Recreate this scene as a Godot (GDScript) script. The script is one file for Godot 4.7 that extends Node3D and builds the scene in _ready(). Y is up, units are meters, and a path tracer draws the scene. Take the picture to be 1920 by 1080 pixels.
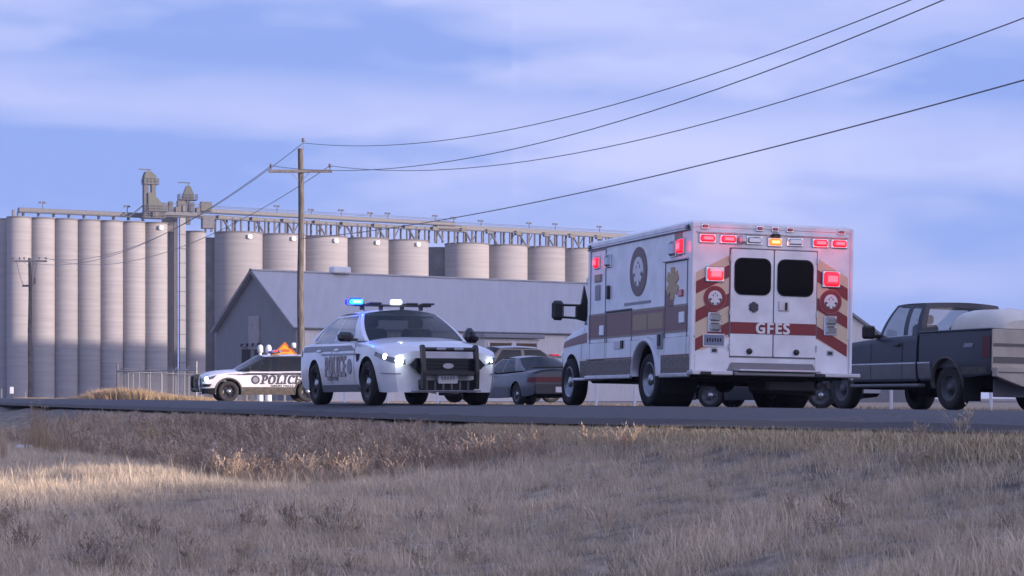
extends Node3D

# ------------------------------------------------------------------ materials
var M := {}
var taken := {}
var rng := RandomNumberGenerator.new()
const SUN := Vector3(0.872, 0.118, 0.464)        # towards the low sun, right and behind the camera
const EYE := 0.12

func lin(r: float, g: float, b: float) -> Color:
	return Color(r, g, b).linear_to_srgb()

func mat(c: Color, rough := 0.6, metal := 0.0, coat := 0.0) -> StandardMaterial3D:
	var m := StandardMaterial3D.new()
	m.albedo_color = c.linear_to_srgb()
	m.roughness = rough
	m.metallic = metal
	m.cull_mode = BaseMaterial3D.CULL_DISABLED
	if coat > 0.0:
		m.clearcoat_enabled = true
		m.clearcoat = coat
		m.clearcoat_roughness = 0.06
	return m

func noise_tex(freq: float, sd: int, lo: Color, hi: Color, size := 512, oct := 5, stretch := Vector2i(1, 1)) -> Texture2D:
	var n := FastNoiseLite.new()
	n.seed = sd
	n.frequency = freq
	n.fractal_octaves = oct
	var im := n.get_seamless_image(size / stretch.x, size / stretch.y)
	im.resize(size, size, Image.INTERPOLATE_CUBIC)
	im.convert(Image.FORMAT_RGB8)
	var d := im.get_data()
	for i in range(0, d.size(), 3):
		var t := clampf((d[i] / 255.0 - 0.5) * 1.7 + 0.5, 0, 1)
		var c := lo.lerp(hi, t)
		d[i] = int(clampf(c.r, 0, 1) * 255)
		d[i + 1] = int(clampf(c.g, 0, 1) * 255)
		d[i + 2] = int(clampf(c.b, 0, 1) * 255)
	return ImageTexture.create_from_image(Image.create_from_data(size, size, false, Image.FORMAT_RGB8, d))

func tri(m: StandardMaterial3D, tex: Texture2D, scale: Vector3, world := false) -> StandardMaterial3D:
	m.albedo_texture = tex
	m.uv1_triplanar = true
	m.uv1_world_triplanar = world
	m.uv1_scale = scale
	return m

func emit(c: Color, e: float, alb := Color(0.3, 0.3, 0.3)) -> StandardMaterial3D:
	var m := mat(alb, 0.15)
	m.emission_enabled = true
	m.emission = c
	m.emission_energy_multiplier = e
	return m

func glass(c: Color, a: float) -> StandardMaterial3D:
	var m := mat(c, 0.03)
	m.transparency = BaseMaterial3D.TRANSPARENCY_ALPHA
	m.albedo_color.a = a
	m.metallic_specular = 0.7
	return m

# ------------------------------------------------------------------ naming
func numbered(called: String) -> String:
	if not taken.has(called):
		taken[called] = 0
		return called
	taken[called] += 1
	return "%s_%03d" % [called, taken[called]]

func tag(o: Node, label: String, category: String, group := "", kind := "") -> Node:
	if label: o.set_meta("label", label)
	if category: o.set_meta("category", category)
	if group: o.set_meta("group", group)
	if kind: o.set_meta("kind", kind)
	return o

func thing(called: String, label: String, category: String, at := Vector3.ZERO, turn := 0.0, group := "", roll := 0.0) -> Node3D:
	var o := Node3D.new()
	o.name = numbered(called)
	add_child(o)
	o.transform = Transform3D(Basis(Vector3.UP, turn) * Basis(Vector3.RIGHT, roll), at)
	tag(o, label, category, group)
	return o

func obj(called: String, st: SurfaceTool, m: Material, parent: Node = self, at := Vector3.ZERO) -> MeshInstance3D:
	st.generate_normals()
	return inst(called, st.commit(), m, parent, Transform3D(Basis.IDENTITY, at))

func inst(called: String, mesh: Mesh, m: Material, parent: Node = self, xf := Transform3D.IDENTITY) -> MeshInstance3D:
	var o := MeshInstance3D.new()
	if parent == self:
		o.name = numbered(called)
	else:
		var k := 0
		var nm := called
		while parent.has_node(nm):
			k += 1
			nm = "%s_%03d" % [called, k]
		o.name = nm
	o.mesh = mesh
	o.material_override = m
	o.transform = xf
	parent.add_child(o, true)
	return o

func struct(called: String, st: SurfaceTool, m: Material) -> MeshInstance3D:
	var o := obj(called, st, m)
	o.set_meta("kind", "structure")
	return o

# ------------------------------------------------------------------ shapes
func S(smooth := true) -> SurfaceTool:
	var st := SurfaceTool.new()
	st.begin(Mesh.PRIMITIVE_TRIANGLES)
	st.set_smooth_group(0 if smooth else -1)
	return st

func t3(st: SurfaceTool, a: Vector3, b: Vector3, c: Vector3) -> void:   # counter-clockwise from outside
	st.add_vertex(a); st.add_vertex(c); st.add_vertex(b)

func q(st: SurfaceTool, a: Vector3, b: Vector3, c: Vector3, d: Vector3) -> void:
	t3(st, a, b, c); t3(st, a, c, d)

func qo(st: SurfaceTool, p: Array, inside: Vector3) -> void:
	var n: Vector3 = (p[1] - p[0]).cross(p[2] - p[0])
	if n.dot(p[0] - inside) < 0: p.reverse()
	for i in range(1, p.size() - 1): t3(st, p[0], p[i], p[i + 1])

func bx(st: SurfaceTool, c: Vector3, s: Vector3, bas := Basis.IDENTITY, bev := 0.0) -> void:
	st.set_smooth_group(-1)
	var h := s * 0.5
	var b: float = minf(bev, minf(h.x, minf(h.y, h.z)) * 0.9)
	var v := func(g: Vector3, ax: int) -> Vector3:
		var r := Vector3(g.x * (h.x - b), g.y * (h.y - b), g.z * (h.z - b))
		r[ax] = g[ax] * h[ax]
		return c + bas * r
	for ax in 3:
		var u := (ax + 1) % 3
		var w := (ax + 2) % 3
		for sg in [-1.0, 1.0]:
			var f := []
			for k in [[-1, -1], [1, -1], [1, 1], [-1, 1]]:
				var g := Vector3()
				g[ax] = sg; g[u] = k[0]; g[w] = k[1]
				f.append(v.call(g, ax))
			qo(st, f, c)
			if b > 0.0:
				for s2 in [-1.0, 1.0]:
					var g1 := Vector3(); g1[ax] = sg; g1[u] = s2; g1[w] = -1
					var g2 := g1; g2[w] = 1
					qo(st, [v.call(g1, ax), v.call(g2, ax), v.call(g2, u), v.call(g1, u)], c)
	if b > 0.0:
		for x in [-1.0, 1.0]:
			for y in [-1.0, 1.0]:
				for z in [-1.0, 1.0]:
					var g := Vector3(x, y, z)
					qo(st, [v.call(g, 0), v.call(g, 1), v.call(g, 2)], c)

func box(c: Vector3, s: Vector3, bev := 0.0, bas := Basis.IDENTITY) -> SurfaceTool:
	var st := S(false)
	bx(st, c, s, bas, bev)
	return st

func tube(st: SurfaceTool, pts: Array, r: float, n := 8, r2 := -1.0, caps := true) -> void:
	st.set_smooth_group(0)
	if r2 < 0: r2 = r
	var rings := []
	var m := pts.size()
	var ref := Vector3.UP
	var first: Vector3 = (pts[1] - pts[0]).normalized()
	if absf(first.y) > 0.9: ref = Vector3.RIGHT
	for i in m:
		var d: Vector3 = (pts[mini(i + 1, m - 1)] - pts[maxi(i - 1, 0)]).normalized()
		var a := d.cross(ref).normalized()
		var b := d.cross(a).normalized()
		var rr := lerpf(r, r2, i / float(m - 1))
		var ring := PackedVector3Array()
		for k in n:
			var t := TAU * k / n
			ring.append(pts[i] + a * cos(t) * rr + b * sin(t) * rr)
		rings.append(ring)
	for i in m - 1:
		for k in n:
			var l := (k + 1) % n
			q(st, rings[i][k], rings[i + 1][k], rings[i + 1][l], rings[i][l])
	if caps:
		st.set_smooth_group(-1)
		for e in [0, m - 1]:
			qo(st, Array(rings[e]), pts[1] if e == 0 else pts[m - 2])

func bar(a: Vector3, b: Vector3, r: float, n := 8) -> SurfaceTool:
	var st := S()
	tube(st, [a, b], r, n)
	return st

func lathe(st: SurfaceTool, prof: Array, n: int, xf := Transform3D.IDENTITY, smooth := true) -> void:
	for i in prof.size() - 1:
		st.set_smooth_group(0 if smooth else -1)
		for k in n:
			var t0 := TAU * k / n
			var t1 := TAU * (k + 1) / n
			var a: Vector2 = prof[i]
			var b: Vector2 = prof[i + 1]
			var p := [Vector3(a.x * cos(t0), a.y, a.x * sin(t0)), Vector3(a.x * cos(t1), a.y, a.x * sin(t1)), Vector3(b.x * cos(t1), b.y, b.x * sin(t1)), Vector3(b.x * cos(t0), b.y, b.x * sin(t0))]
			if a.x > 1e-5: t3(st, xf * p[0], xf * p[2], xf * p[1])
			if b.x > 1e-5: t3(st, xf * p[0], xf * p[3], xf * p[2])

func prism(st: SurfaceTool, poly: PackedVector2Array, z0: float, z1: float, xf := Transform3D.IDENTITY) -> void:
	st.set_smooth_group(-1)
	if Geometry2D.is_polygon_clockwise(poly): poly.reverse()
	var ix := Geometry2D.triangulate_polygon(poly)
	for i in range(0, ix.size(), 3):
		var v := []
		for k in 3: v.append(poly[ix[i + k]])
		if (v[1] - v[0]).cross(v[2] - v[0]) < 0: v.reverse()
		t3(st, xf * Vector3(v[0].x, v[0].y, z1), xf * Vector3(v[1].x, v[1].y, z1), xf * Vector3(v[2].x, v[2].y, z1))
		t3(st, xf * Vector3(v[0].x, v[0].y, z0), xf * Vector3(v[2].x, v[2].y, z0), xf * Vector3(v[1].x, v[1].y, z0))
	for i in poly.size():
		var a := poly[i]
		var b := poly[(i + 1) % poly.size()]
		q(st, xf * Vector3(a.x, a.y, z0), xf * Vector3(b.x, b.y, z0), xf * Vector3(b.x, b.y, z1), xf * Vector3(a.x, a.y, z1))

func plate(poly: PackedVector2Array, xf := Transform3D.IDENTITY, z0 := -0.002, z1 := 0.004) -> SurfaceTool:
	var st := S(false)
	prism(st, poly, z0, z1, xf)
	return st

func grid(st: SurfaceTool, rows: Array, smooth := true) -> void:
	st.set_smooth_group(0 if smooth else -1)
	for i in rows.size() - 1:
		for k in rows[i].size() - 1:
			q(st, rows[i][k], rows[i][k + 1], rows[i + 1][k + 1], rows[i + 1][k])

func rr(w: float, h: float, r: float, c := Vector2.ZERO) -> PackedVector2Array:
	var p := PackedVector2Array()
	for k in 4:
		var o := c + Vector2([1, -1, -1, 1][k] * (w / 2 - r), [1, 1, -1, -1][k] * (h / 2 - r))
		for j in 5:
			var t := PI / 2 * (k + j / 4.0)
			p.append(o + Vector2(cos(t), sin(t)) * r)
	return p

func circ(r: float, n := 24, c := Vector2.ZERO) -> PackedVector2Array:
	var p := PackedVector2Array()
	for k in n: p.append(c + Vector2(cos(TAU * k / n), sin(TAU * k / n)) * r)
	return p

func star(r: float, w: float, c := Vector2.ZERO) -> PackedVector2Array:   # six-armed star of life outline
	var p := PackedVector2Array()
	for k in 6:
		var a := PI / 2 + k * PI / 3
		var d := Vector2(cos(a), sin(a))
		var s := Vector2(-d.y, d.x)
		var a2 := a + PI / 6
		p.append(c + d * r - s * w)
		p.append(c + d * r + s * w)
		p.append(c + Vector2(cos(a2), sin(a2)) * w * 2.0)
	return p

func face(o: Vector3, ry: float) -> Transform3D:
	return Transform3D(Basis(Vector3.UP, ry), o)

func word(parent: Node, text: String, height: float, depth: float, m: Material, xf: Transform3D, called := "lettering", weight := 700, fnt := "Droid Sans", sx := 1.0) -> MeshInstance3D:
	var t := TextMesh.new()
	var f := SystemFont.new()
	f.font_names = PackedStringArray([fnt])
	f.font_weight = 700
	t.font = f
	t.text = text
	t.font_size = 64
	t.pixel_size = height / 46.0
	t.depth = depth
	var st := SurfaceTool.new()
	st.begin(Mesh.PRIMITIVE_TRIANGLES)
	var e := height * (0.014 if weight < 800 else 0.03)
	var k := 0
	for d in [Vector2(0, 0), Vector2(e, e), Vector2(-e, e), Vector2(-e, -e), Vector2(e, -e)]:
		st.append_from(t, 0, Transform3D(Basis.IDENTITY, Vector3(d.x, d.y, 0.0006 * k)))
		k += 1
	var o := inst(called, st.commit(), m, parent, Transform3D(xf.basis * Basis.from_scale(Vector3(sx, 1, 1)), xf.origin))
	return o

# ------------------------------------------------------------------ lamps
func lamp(parent: Node3D, called: String, size: Vector3, xf: Transform3D, m: Material, light := Color.BLACK, e := 0.0, out := 0.06) -> MeshInstance3D:
	var st := S(false)
	bx(st, Vector3(0, 0, size.z / 2), size, Basis.IDENTITY, minf(size.x, size.y) * 0.28)
	var o := inst(called, commit(st), m, parent, xf)
	var hs := S(false)
	bx(hs, Vector3(0, 0, size.z * 0.22), Vector3(size.x + 0.035, size.y + 0.035, size.z * 0.45), Basis.IDENTITY, 0.01)
	inst("bezel", commit(hs), M.chrome, o)
	if e > 0.0 and m != M.lamp_white:
		inst("lamp_core", commit(box(Vector3(0, 0, size.z + 0.001), Vector3(size.x * 0.62, size.y * 0.42, 0.006), 0.002)), M.core_amber if m == M.lamp_amber else (M.core_blue if m == M.lamp_blue else M.core_red), o)
	if e > 0.0:
		var l := OmniLight3D.new()
		l.name = "lamp_light"
		l.light_color = light
		l.light_energy = e
		l.light_size = minf(size.x, size.y) * 0.4
		l.omni_range = 60.0
		l.omni_attenuation = 2.0
		l.shadow_enabled = true
		l.position = Vector3(0, 0, size.z + out)
		o.add_child(l)
	return o

func commit(st: SurfaceTool) -> ArrayMesh:
	st.generate_normals()
	return st.commit()

# ------------------------------------------------------------------ vehicles: shared builders.  +X forward, +Y up, +Z right
var wheels := {}
func wheel(parent: Node3D, at: Vector3, r: float, w: float, side: int, rim: Material, style := "car", tyre: Material = null) -> void:
	var key := "%.3f %.3f %s" % [r, w, style]
	if not wheels.has(key):
		var Z := Transform3D(Basis(Vector3.RIGHT, PI / 2), Vector3.ZERO)
		var t := S()
		var ri := 0.66 if style != "truck" else 0.6
		lathe(t, [Vector2(r * ri, -w * 0.45), Vector2(r * 0.9, -w / 2), Vector2(r * 0.975, -w * 0.4), Vector2(r, -w * 0.22), Vector2(r, w * 0.22), Vector2(r * 0.975, w * 0.4), Vector2(r * 0.9, w / 2), Vector2(r * (ri + 0.06), w * 0.49), Vector2(r * ri, w * 0.43)], 36, Z)
		var d := S()
		if style == "dual":
			lathe(d, [Vector2(r * ri, w * 0.43), Vector2(r * (ri - 0.05), w * 0.46), Vector2(r * (ri - 0.12), w * 0.2), Vector2(r * 0.36, -w * 0.25), Vector2(r * 0.2, -w * 0.25), Vector2(r * 0.18, w * 0.2), Vector2(0, w * 0.25)], 36, Z)
		else:
			lathe(d, [Vector2(r * ri, w * 0.43), Vector2(r * (ri - 0.04), w * 0.44), Vector2(r * (ri - 0.09), w * 0.2), Vector2(r * 0.3, w * 0.16), Vector2(r * 0.22, w * 0.3), Vector2(0, w * 0.3)], 36, Z)
		var sp := S(false)
		for k in 5:
			var a := TAU * k / 5
			bx(sp, Vector3(cos(a), sin(a), 0) * r * 0.4 + Vector3(0, 0, w * 0.27), Vector3(r * 0.42, r * 0.13, w * 0.12), Basis(Vector3.BACK, a), 0.006)
		var hb := S()
		lathe(hb, [Vector2(r * 0.24, w * 0.26), Vector2(r * 0.22, w * 0.38), Vector2(r * 0.1, w * 0.43), Vector2(0, w * 0.44)], 20, Z)
		wheels[key] = [commit(t), commit(d), commit(sp), commit(hb)]
	var ms: Array = wheels[key]
	var o := inst("wheel", ms[0], tyre if tyre else M.tyre, parent, Transform3D(Basis(Vector3.UP, 0.0 if side > 0 else PI), at))
	inst("rim", ms[1], rim, o)
	if style == "car": inst("spokes", ms[2], rim, o)
	inst("hub_cap", ms[3], rim if style == "truck" else M.hub, o)

func ev(keys: Array, x: float, k: int) -> float:      # Catmull-Rom through [x, ...] rows sorted by x
	var n := keys.size()
	if x <= keys[0][0]: return keys[0][k]
	if x >= keys[n - 1][0]: return keys[n - 1][k]
	var i := 0
	while x > keys[i + 1][0]: i += 1
	var x0: float = keys[i][0]
	var x1: float = keys[i + 1][0]
	var h := x1 - x0
	var t := (x - x0) / h
	var sl := func(j: int) -> float:
		if j <= 0 or j >= n - 1: return 0.0 if n < 3 else (keys[mini(j + 1, n - 1)][k] - keys[maxi(j - 1, 0)][k]) / (keys[mini(j + 1, n - 1)][0] - keys[maxi(j - 1, 0)][0])
		return (keys[j + 1][k] - keys[j - 1][k]) / (keys[j + 1][0] - keys[j - 1][0])
	var m0: float = sl.call(i) * h
	var m1: float = sl.call(i + 1) * h
	var y0: float = keys[i][k]
	var y1: float = keys[i + 1][k]
	return y0 * (2 * t * t * t - 3 * t * t + 1) + m0 * (t * t * t - 2 * t * t + t) + y1 * (-2 * t * t * t + 3 * t * t) + m1 * (t * t * t - t * t)

func zside(P: Dictionary, x: float, y: float) -> float:
	var w := ev(P.keys, x, 1)
	var mid: float = P.get("mid", 0.64)
	if y < mid: return w * (1.0 - P.get("tuck", 0.04) * pow((mid - y) / 0.4, 2.0))
	return w * (1.0 - P.get("tumble", 0.05) * pow((y - mid) / 0.4, 2.0))

func body(P: Dictionary) -> SurfaceTool:
	var st := S()
	var keys: Array = P.keys
	var x0: float = keys[0][0]
	var x1: float = keys[keys.size() - 1][0]
	var xs := []
	for i in 45: xs.append(lerpf(x0, x1, i / 44.0))
	for a in P.arches:
		for f in [0.0, 0.2, 0.4, 0.55, 0.7, 0.8, 0.88, 0.94, 0.98, 0.999, 1.003]:
			xs.append(a[0] - a[2] * f)
			xs.append(a[0] + a[2] * f)
	xs.sort()
	var rows := []
	var last := -1e9
	for x: float in xs:
		if x < x0 or x > x1 or x - last < 0.0008: continue
		last = x
		var ysh := ev(keys, x, 2)
		var yt := ev(keys, x, 3)
		var yb := ev(keys, x, 4)
		for a in P.arches:
			var dx: float = absf(x - a[0])
			if dx < a[2]: yb = maxf(yb, a[1] + sqrt(a[2] * a[2] - dx * dx))
		yb = minf(yb, ysh - 0.03)
		var half := PackedVector3Array()
		for k in 9:
			var y := lerpf(yb, ysh, k / 8.0)
			half.append(Vector3(x, y, zside(P, x, y)))
		if not P.get("open", false):
			var zs := zside(P, x, ysh)
			var pw: float = P.get("pw", 3.0)
			for k in range(1, 8):
				var s := k / 7.0
				s = s * s * (1.5 - 0.5 * s)
				half.append(Vector3(x, ysh + (yt - ysh) * (1.0 - pow(1.0 - s, pw)), zs * (1.0 - s)))
		rows.append(half)
	for sg in [1.0, -1.0]:
		var rs := []
		for h in rows:
			var r := PackedVector3Array()
			for v: Vector3 in h: r.append(Vector3(v.x, v.y, v.z * sg))
			if sg < 0: r.reverse()
			rs.append(r)
		grid(st, rs)
	for e in [0, rows.size() - 1]:
		var h: PackedVector3Array = rows[e]
		var ring := []
		for v in h: ring.append(v)
		for i in range(h.size() - 1, -1, -1): ring.append(Vector3(h[i].x, h[i].y, -h[i].z))
		var c := Vector3(h[0].x, (h[0].y + h[h.size() - 1].y) / 2, 0)
		st.set_smooth_group(-1)
		for i in ring.size(): qo(st, [c, ring[i], ring[(i + 1) % ring.size()]], c - Vector3(1 if e else -1, 0, 0))
	return st

# a patch that hugs the body side: corners are (x, y); sg +1 right, -1 left
func hug(P: Dictionary, c: Array, sg: float, off: float, nx := 8, ny := 4) -> SurfaceTool:
	var st := S()
	var rows := []
	for i in nx + 1:
		var r := PackedVector3Array()
		for j in ny + 1:
			var a: Vector2 = c[0].lerp(c[1], i / float(nx))
			var b: Vector2 = c[3].lerp(c[2], i / float(nx))
			var p := a.lerp(b, j / float(ny))
			var dzdx := (zside(P, p.x + 0.01, p.y) - zside(P, p.x - 0.01, p.y)) / 0.02
			var n := Vector2(-dzdx, 1).normalized() * off
			r.append(Vector3(p.x + n.x, p.y, (zside(P, p.x, p.y) + n.y) * sg))
		rows.append(r)
	grid(st, rows)
	return st

# greenhouse: roof, pillars and panes.  G: xf0 xf1 xr1 xr0 (base/top of windscreen and rear screen), ybf ybr yt crown wb wt, win [[x0b,x1b,x0t,x1t], ...]
func gside(G: Dictionary, x: float, t: float, sg: float, off := 0.0) -> Vector3:
	var f := inverse_lerp(G.xr0, G.xf0, x)
	var y := lerpf(lerpf(G.ybr, G.ybf, clampf(f, 0, 1)), G.yt, t)
	var z := lerpf(G.wb, G.wt, t) + 0.035 * 4 * t * (1 - t) + off
	z -= 0.05 * pow(absf(clampf(f, 0, 1) * 2 - 1), 3.0)
	return Vector3(x, y, z * sg)

func sidequad(st: SurfaceTool, G: Dictionary, b0: float, b1: float, t0x: float, t1x: float, ta: float, tb: float, sg: float, off := 0.0) -> void:
	var rows := []
	for i in 7:
		var t := lerpf(ta, tb, i / 6.0)
		var xa := lerpf(b0, t0x, t)
		var xb := lerpf(b1, t1x, t)
		var r := PackedVector3Array()
		for k in 7: r.append(gside(G, lerpf(xa, xb, k / 6.0), t, sg, off))
		if sg < 0: r.reverse()
		rows.append(r)
	grid(st, rows)

func screen(G: Dictionary, front: bool, v0: float, v1: float, t0: float, t1: float, off: float) -> SurfaceTool:
	var st := S()
	var rows := []
	for i in 9:
		var t := lerpf(t0, t1, i / 8.0)
		var r := PackedVector3Array()
		for k in 13:
			var v := lerpf(v0, v1, k / 12.0)
			var xa: float = lerpf(G.xf0, G.xf1, t) if front else lerpf(G.xr0, G.xr1, t)
			var y: float = lerpf(G.ybf if front else G.ybr, G.yt, t)
			var zz := gside(G, xa, t, 1.0).z
			var bow: float = G.get("bow", 0.16) * (1 - v * v) * (1.0 if front else -0.6)
			y += (1 - v * v) * G.get("crown", 0.06) * t
			r.append(Vector3(xa + bow + (off if front else -off), y + off * 0.5, zz * v))
		if front: r.reverse()
		rows.append(r)
	grid(st, rows)
	return st

func greenhouse(root: Node3D, G: Dictionary, paint: Material, pane: Material, pillar: Material = null) -> void:
	var T := 0.93
	if pillar == null: pillar = paint
	var st := S()
	for sg in [1.0, -1.0]:
		var pb: float = G.xr0
		var pt: float = G.xr1
		for w in G.win:
			sidequad(st, G, pb, w[0], pt, w[2], 0.0, T, sg)
			pb = w[1]
			pt = w[3]
		sidequad(st, G, pb, G.xf0, pt, G.xf1, 0.0, T, sg)
		sidequad(st, G, G.xr0, G.xf0, G.xr1, G.xf1, T, 1.0, sg)
	obj("pillars", st, pillar, root)
	var rs := S()
	var rows := []
	for i in 9:
		var x := lerpf(G.xr1, G.xf1, i / 8.0)
		var r := PackedVector3Array()
		for k in 13:
			var v := k / 6.0 - 1.0
			var e := gside(G, x, 1.0, 1.0)
			var lift: float = sin(PI * i / 8.0) * G.get("arch", 0.03)
			var bow := 0.0
			if i == 8: bow = G.get("bow", 0.16) * (1 - v * v)
			elif i == 0: bow = -0.6 * G.get("bow", 0.16) * (1 - v * v)
			r.append(Vector3(x + bow, e.y + (1 - v * v) * G.get("crown", 0.06) + lift, e.z * v))
		rows.append(r)
	grid(rs, rows)
	obj("roof", rs, G.get("roof_paint", paint), root)
	var fr := screen(G, true, -1, -0.93, 0, 1, 0)
	obj("windscreen_pillar", fr, pillar, root)
	obj("windscreen_pillar", screen(G, true, 0.93, 1, 0, 1, 0), pillar, root)
	obj("windshield", screen(G, true, -0.93, 0.93, 0.0, 0.985, 0), G.get("front_pane", pane), root)
	obj("rear_pillar", screen(G, false, -1, -0.88, 0, 1, 0), pillar, root)
	obj("rear_pillar", screen(G, false, 0.88, 1, 0, 1, 0), pillar, root)
	var rt: float = G.get("rear_top", 0.97)
	obj("rear_window", screen(G, false, -0.88, 0.88, 0.0, rt, 0), G.get("rear_pane", pane), root)
	obj("rear_header", screen(G, false, -0.88, 0.88, rt, 1.0, 0), pillar, root)
	for sg in [1.0, -1.0]:
		for w in G.win:
			var p := S()
			sidequad(p, G, w[0], w[1], w[2], w[3], 0.0, T, sg, -0.006)
			obj("side_window", p, pane, root)
	# inside: headliner, seats, dash
	obj("headliner", box(Vector3((G.xr1 + G.xf1) / 2, G.yt - 0.03, 0), Vector3(absf(G.xf1 - G.xr1) * 0.96, 0.03, G.wt * 1.8)), M.dark, root)
	obj("cabin_floor", box(Vector3((G.xr0 + G.xf0) / 2, G.ybf - 0.07, 0), Vector3(absf(G.xf0 - G.xr0) * 0.98, 0.1, G.wb * 1.86)), M.dark, root)
	for s in [-1, 1]:
		var se := S(false)
		bx(se, Vector3(G.seat, G.ybf + 0.06, s * 0.38), Vector3(0.16, 0.34, 0.5), Basis(Vector3.BACK, 0.15), 0.05)
		bx(se, Vector3(G.seat - 0.06, G.ybf + 0.32, s * 0.38), Vector3(0.1, 0.16, 0.26), Basis.IDENTITY, 0.04)
		obj("seat", se, M.seat, root)

func arch_trim(P: Dictionary, a: Array, sg: float, wide: float, m: Material, root: Node3D) -> void:
	var st := S()
	var rows := []
	for i in 25:
		var th := lerpf(-0.1, PI + 0.1, i / 24.0)
		var r := PackedVector3Array()
		for k in 4:
			var rad: float = a[2] - 0.01 + wide * [0.0, 0.1, 0.9, 1.0][k]
			var x: float = a[0] + cos(th) * rad
			var y: float = a[1] + sin(th) * rad
			r.append(Vector3(x, y, (zside(P, x, y) + [-0.05, 0.018, 0.012, -0.01][k]) * sg))
		rows.append(r)
	grid(st, rows)
	obj("wheel_arch_trim", st, m, root)

func mirror(root: Node3D, at: Vector3, s: Vector3, m: Material, sg: float) -> void:
	var st := S(false)
	bx(st, at, s, Basis.IDENTITY, minf(s.x, minf(s.y, s.z)) * 0.35)
	bx(st, at + Vector3(0.02, -s.y * 0.3, -sg * s.z * 0.65), Vector3(s.x * 0.5, s.y * 0.3, s.z * 0.7), Basis.IDENTITY, 0.01)
	obj("side_mirror", st, m, root)

# ------------------------------------------------------------------ the lie of the land (c runs across the road, away from the camera)
var bump := FastNoiseLite.new()

func road_h(c: float, dist: float) -> float:
	return EYE - 0.105 - 0.018 * maxf(0.0, c - 12.5) - 0.08 * maxf(0.0, 9.6 - c) + clampf(0.0021 * (dist - 33.0), -0.04, 0.14)

func across(x: float, z: float) -> float:
	return 0.93 * x - 0.37 * z

func near_c(along: float) -> float:            # where the asphalt ends on the camera's side
	return 7.92 + 0.05 * maxf(0.0, 21.0 - along)

func verge(x: float, z: float) -> float:       # like across(), but 7.3 is always the near road edge
	return across(x, z) - near_c(-0.37 * x - 0.93 * z) + 7.3

func ground_h(x: float, z: float) -> float:
	var c := across(x, z)
	var d := -z
	var nc := near_c(-0.37 * x - 0.93 * z)
	if c > nc:
		var far := EYE - 0.24
		var r := road_h(clampf(c, nc, 23.5), d) - 0.03
		return lerpf(r, minf(far, r), smoothstep(23.5, 27.0, c))
	var along := -0.37 * x - 0.93 * z
	var e := nc - c
	c = 7.3 - e
	var left := smoothstep(0.6, -2.6, x)
	var rim := road_h(nc, d) - 0.03
	var plain := 0.205 * e * smoothstep(0.0, 0.8, e + 0.3)
	var hollow := exp(-pow((c - 6.0) / 0.62, 2.0)) * smoothstep(13.0, 22.0, along)
	plain += 0.2 * hollow
	var ditch := 0.47 * smoothstep(-0.2, 2.1, e) - 0.07 * exp(-pow((e - 3.8) / 0.7, 2.0)) + 0.02 * e
	var h := rim - lerpf(plain, ditch, left)
	h += bump.get_noise_2d(x * 1.0, z * 1.0) * 0.10 * smoothstep(0.2, 1.0, e)
	return maxf(h, -1.72 + bump.get_noise_2d(x, z) * 0.1)

func on(px: float, dist: float) -> Vector3:     # a spot on the ground at that many metres ahead, px/3850 to the side
	var x := px / 3850.0 * dist
	return Vector3(x, ground_h(x, -dist), -dist)

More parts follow.
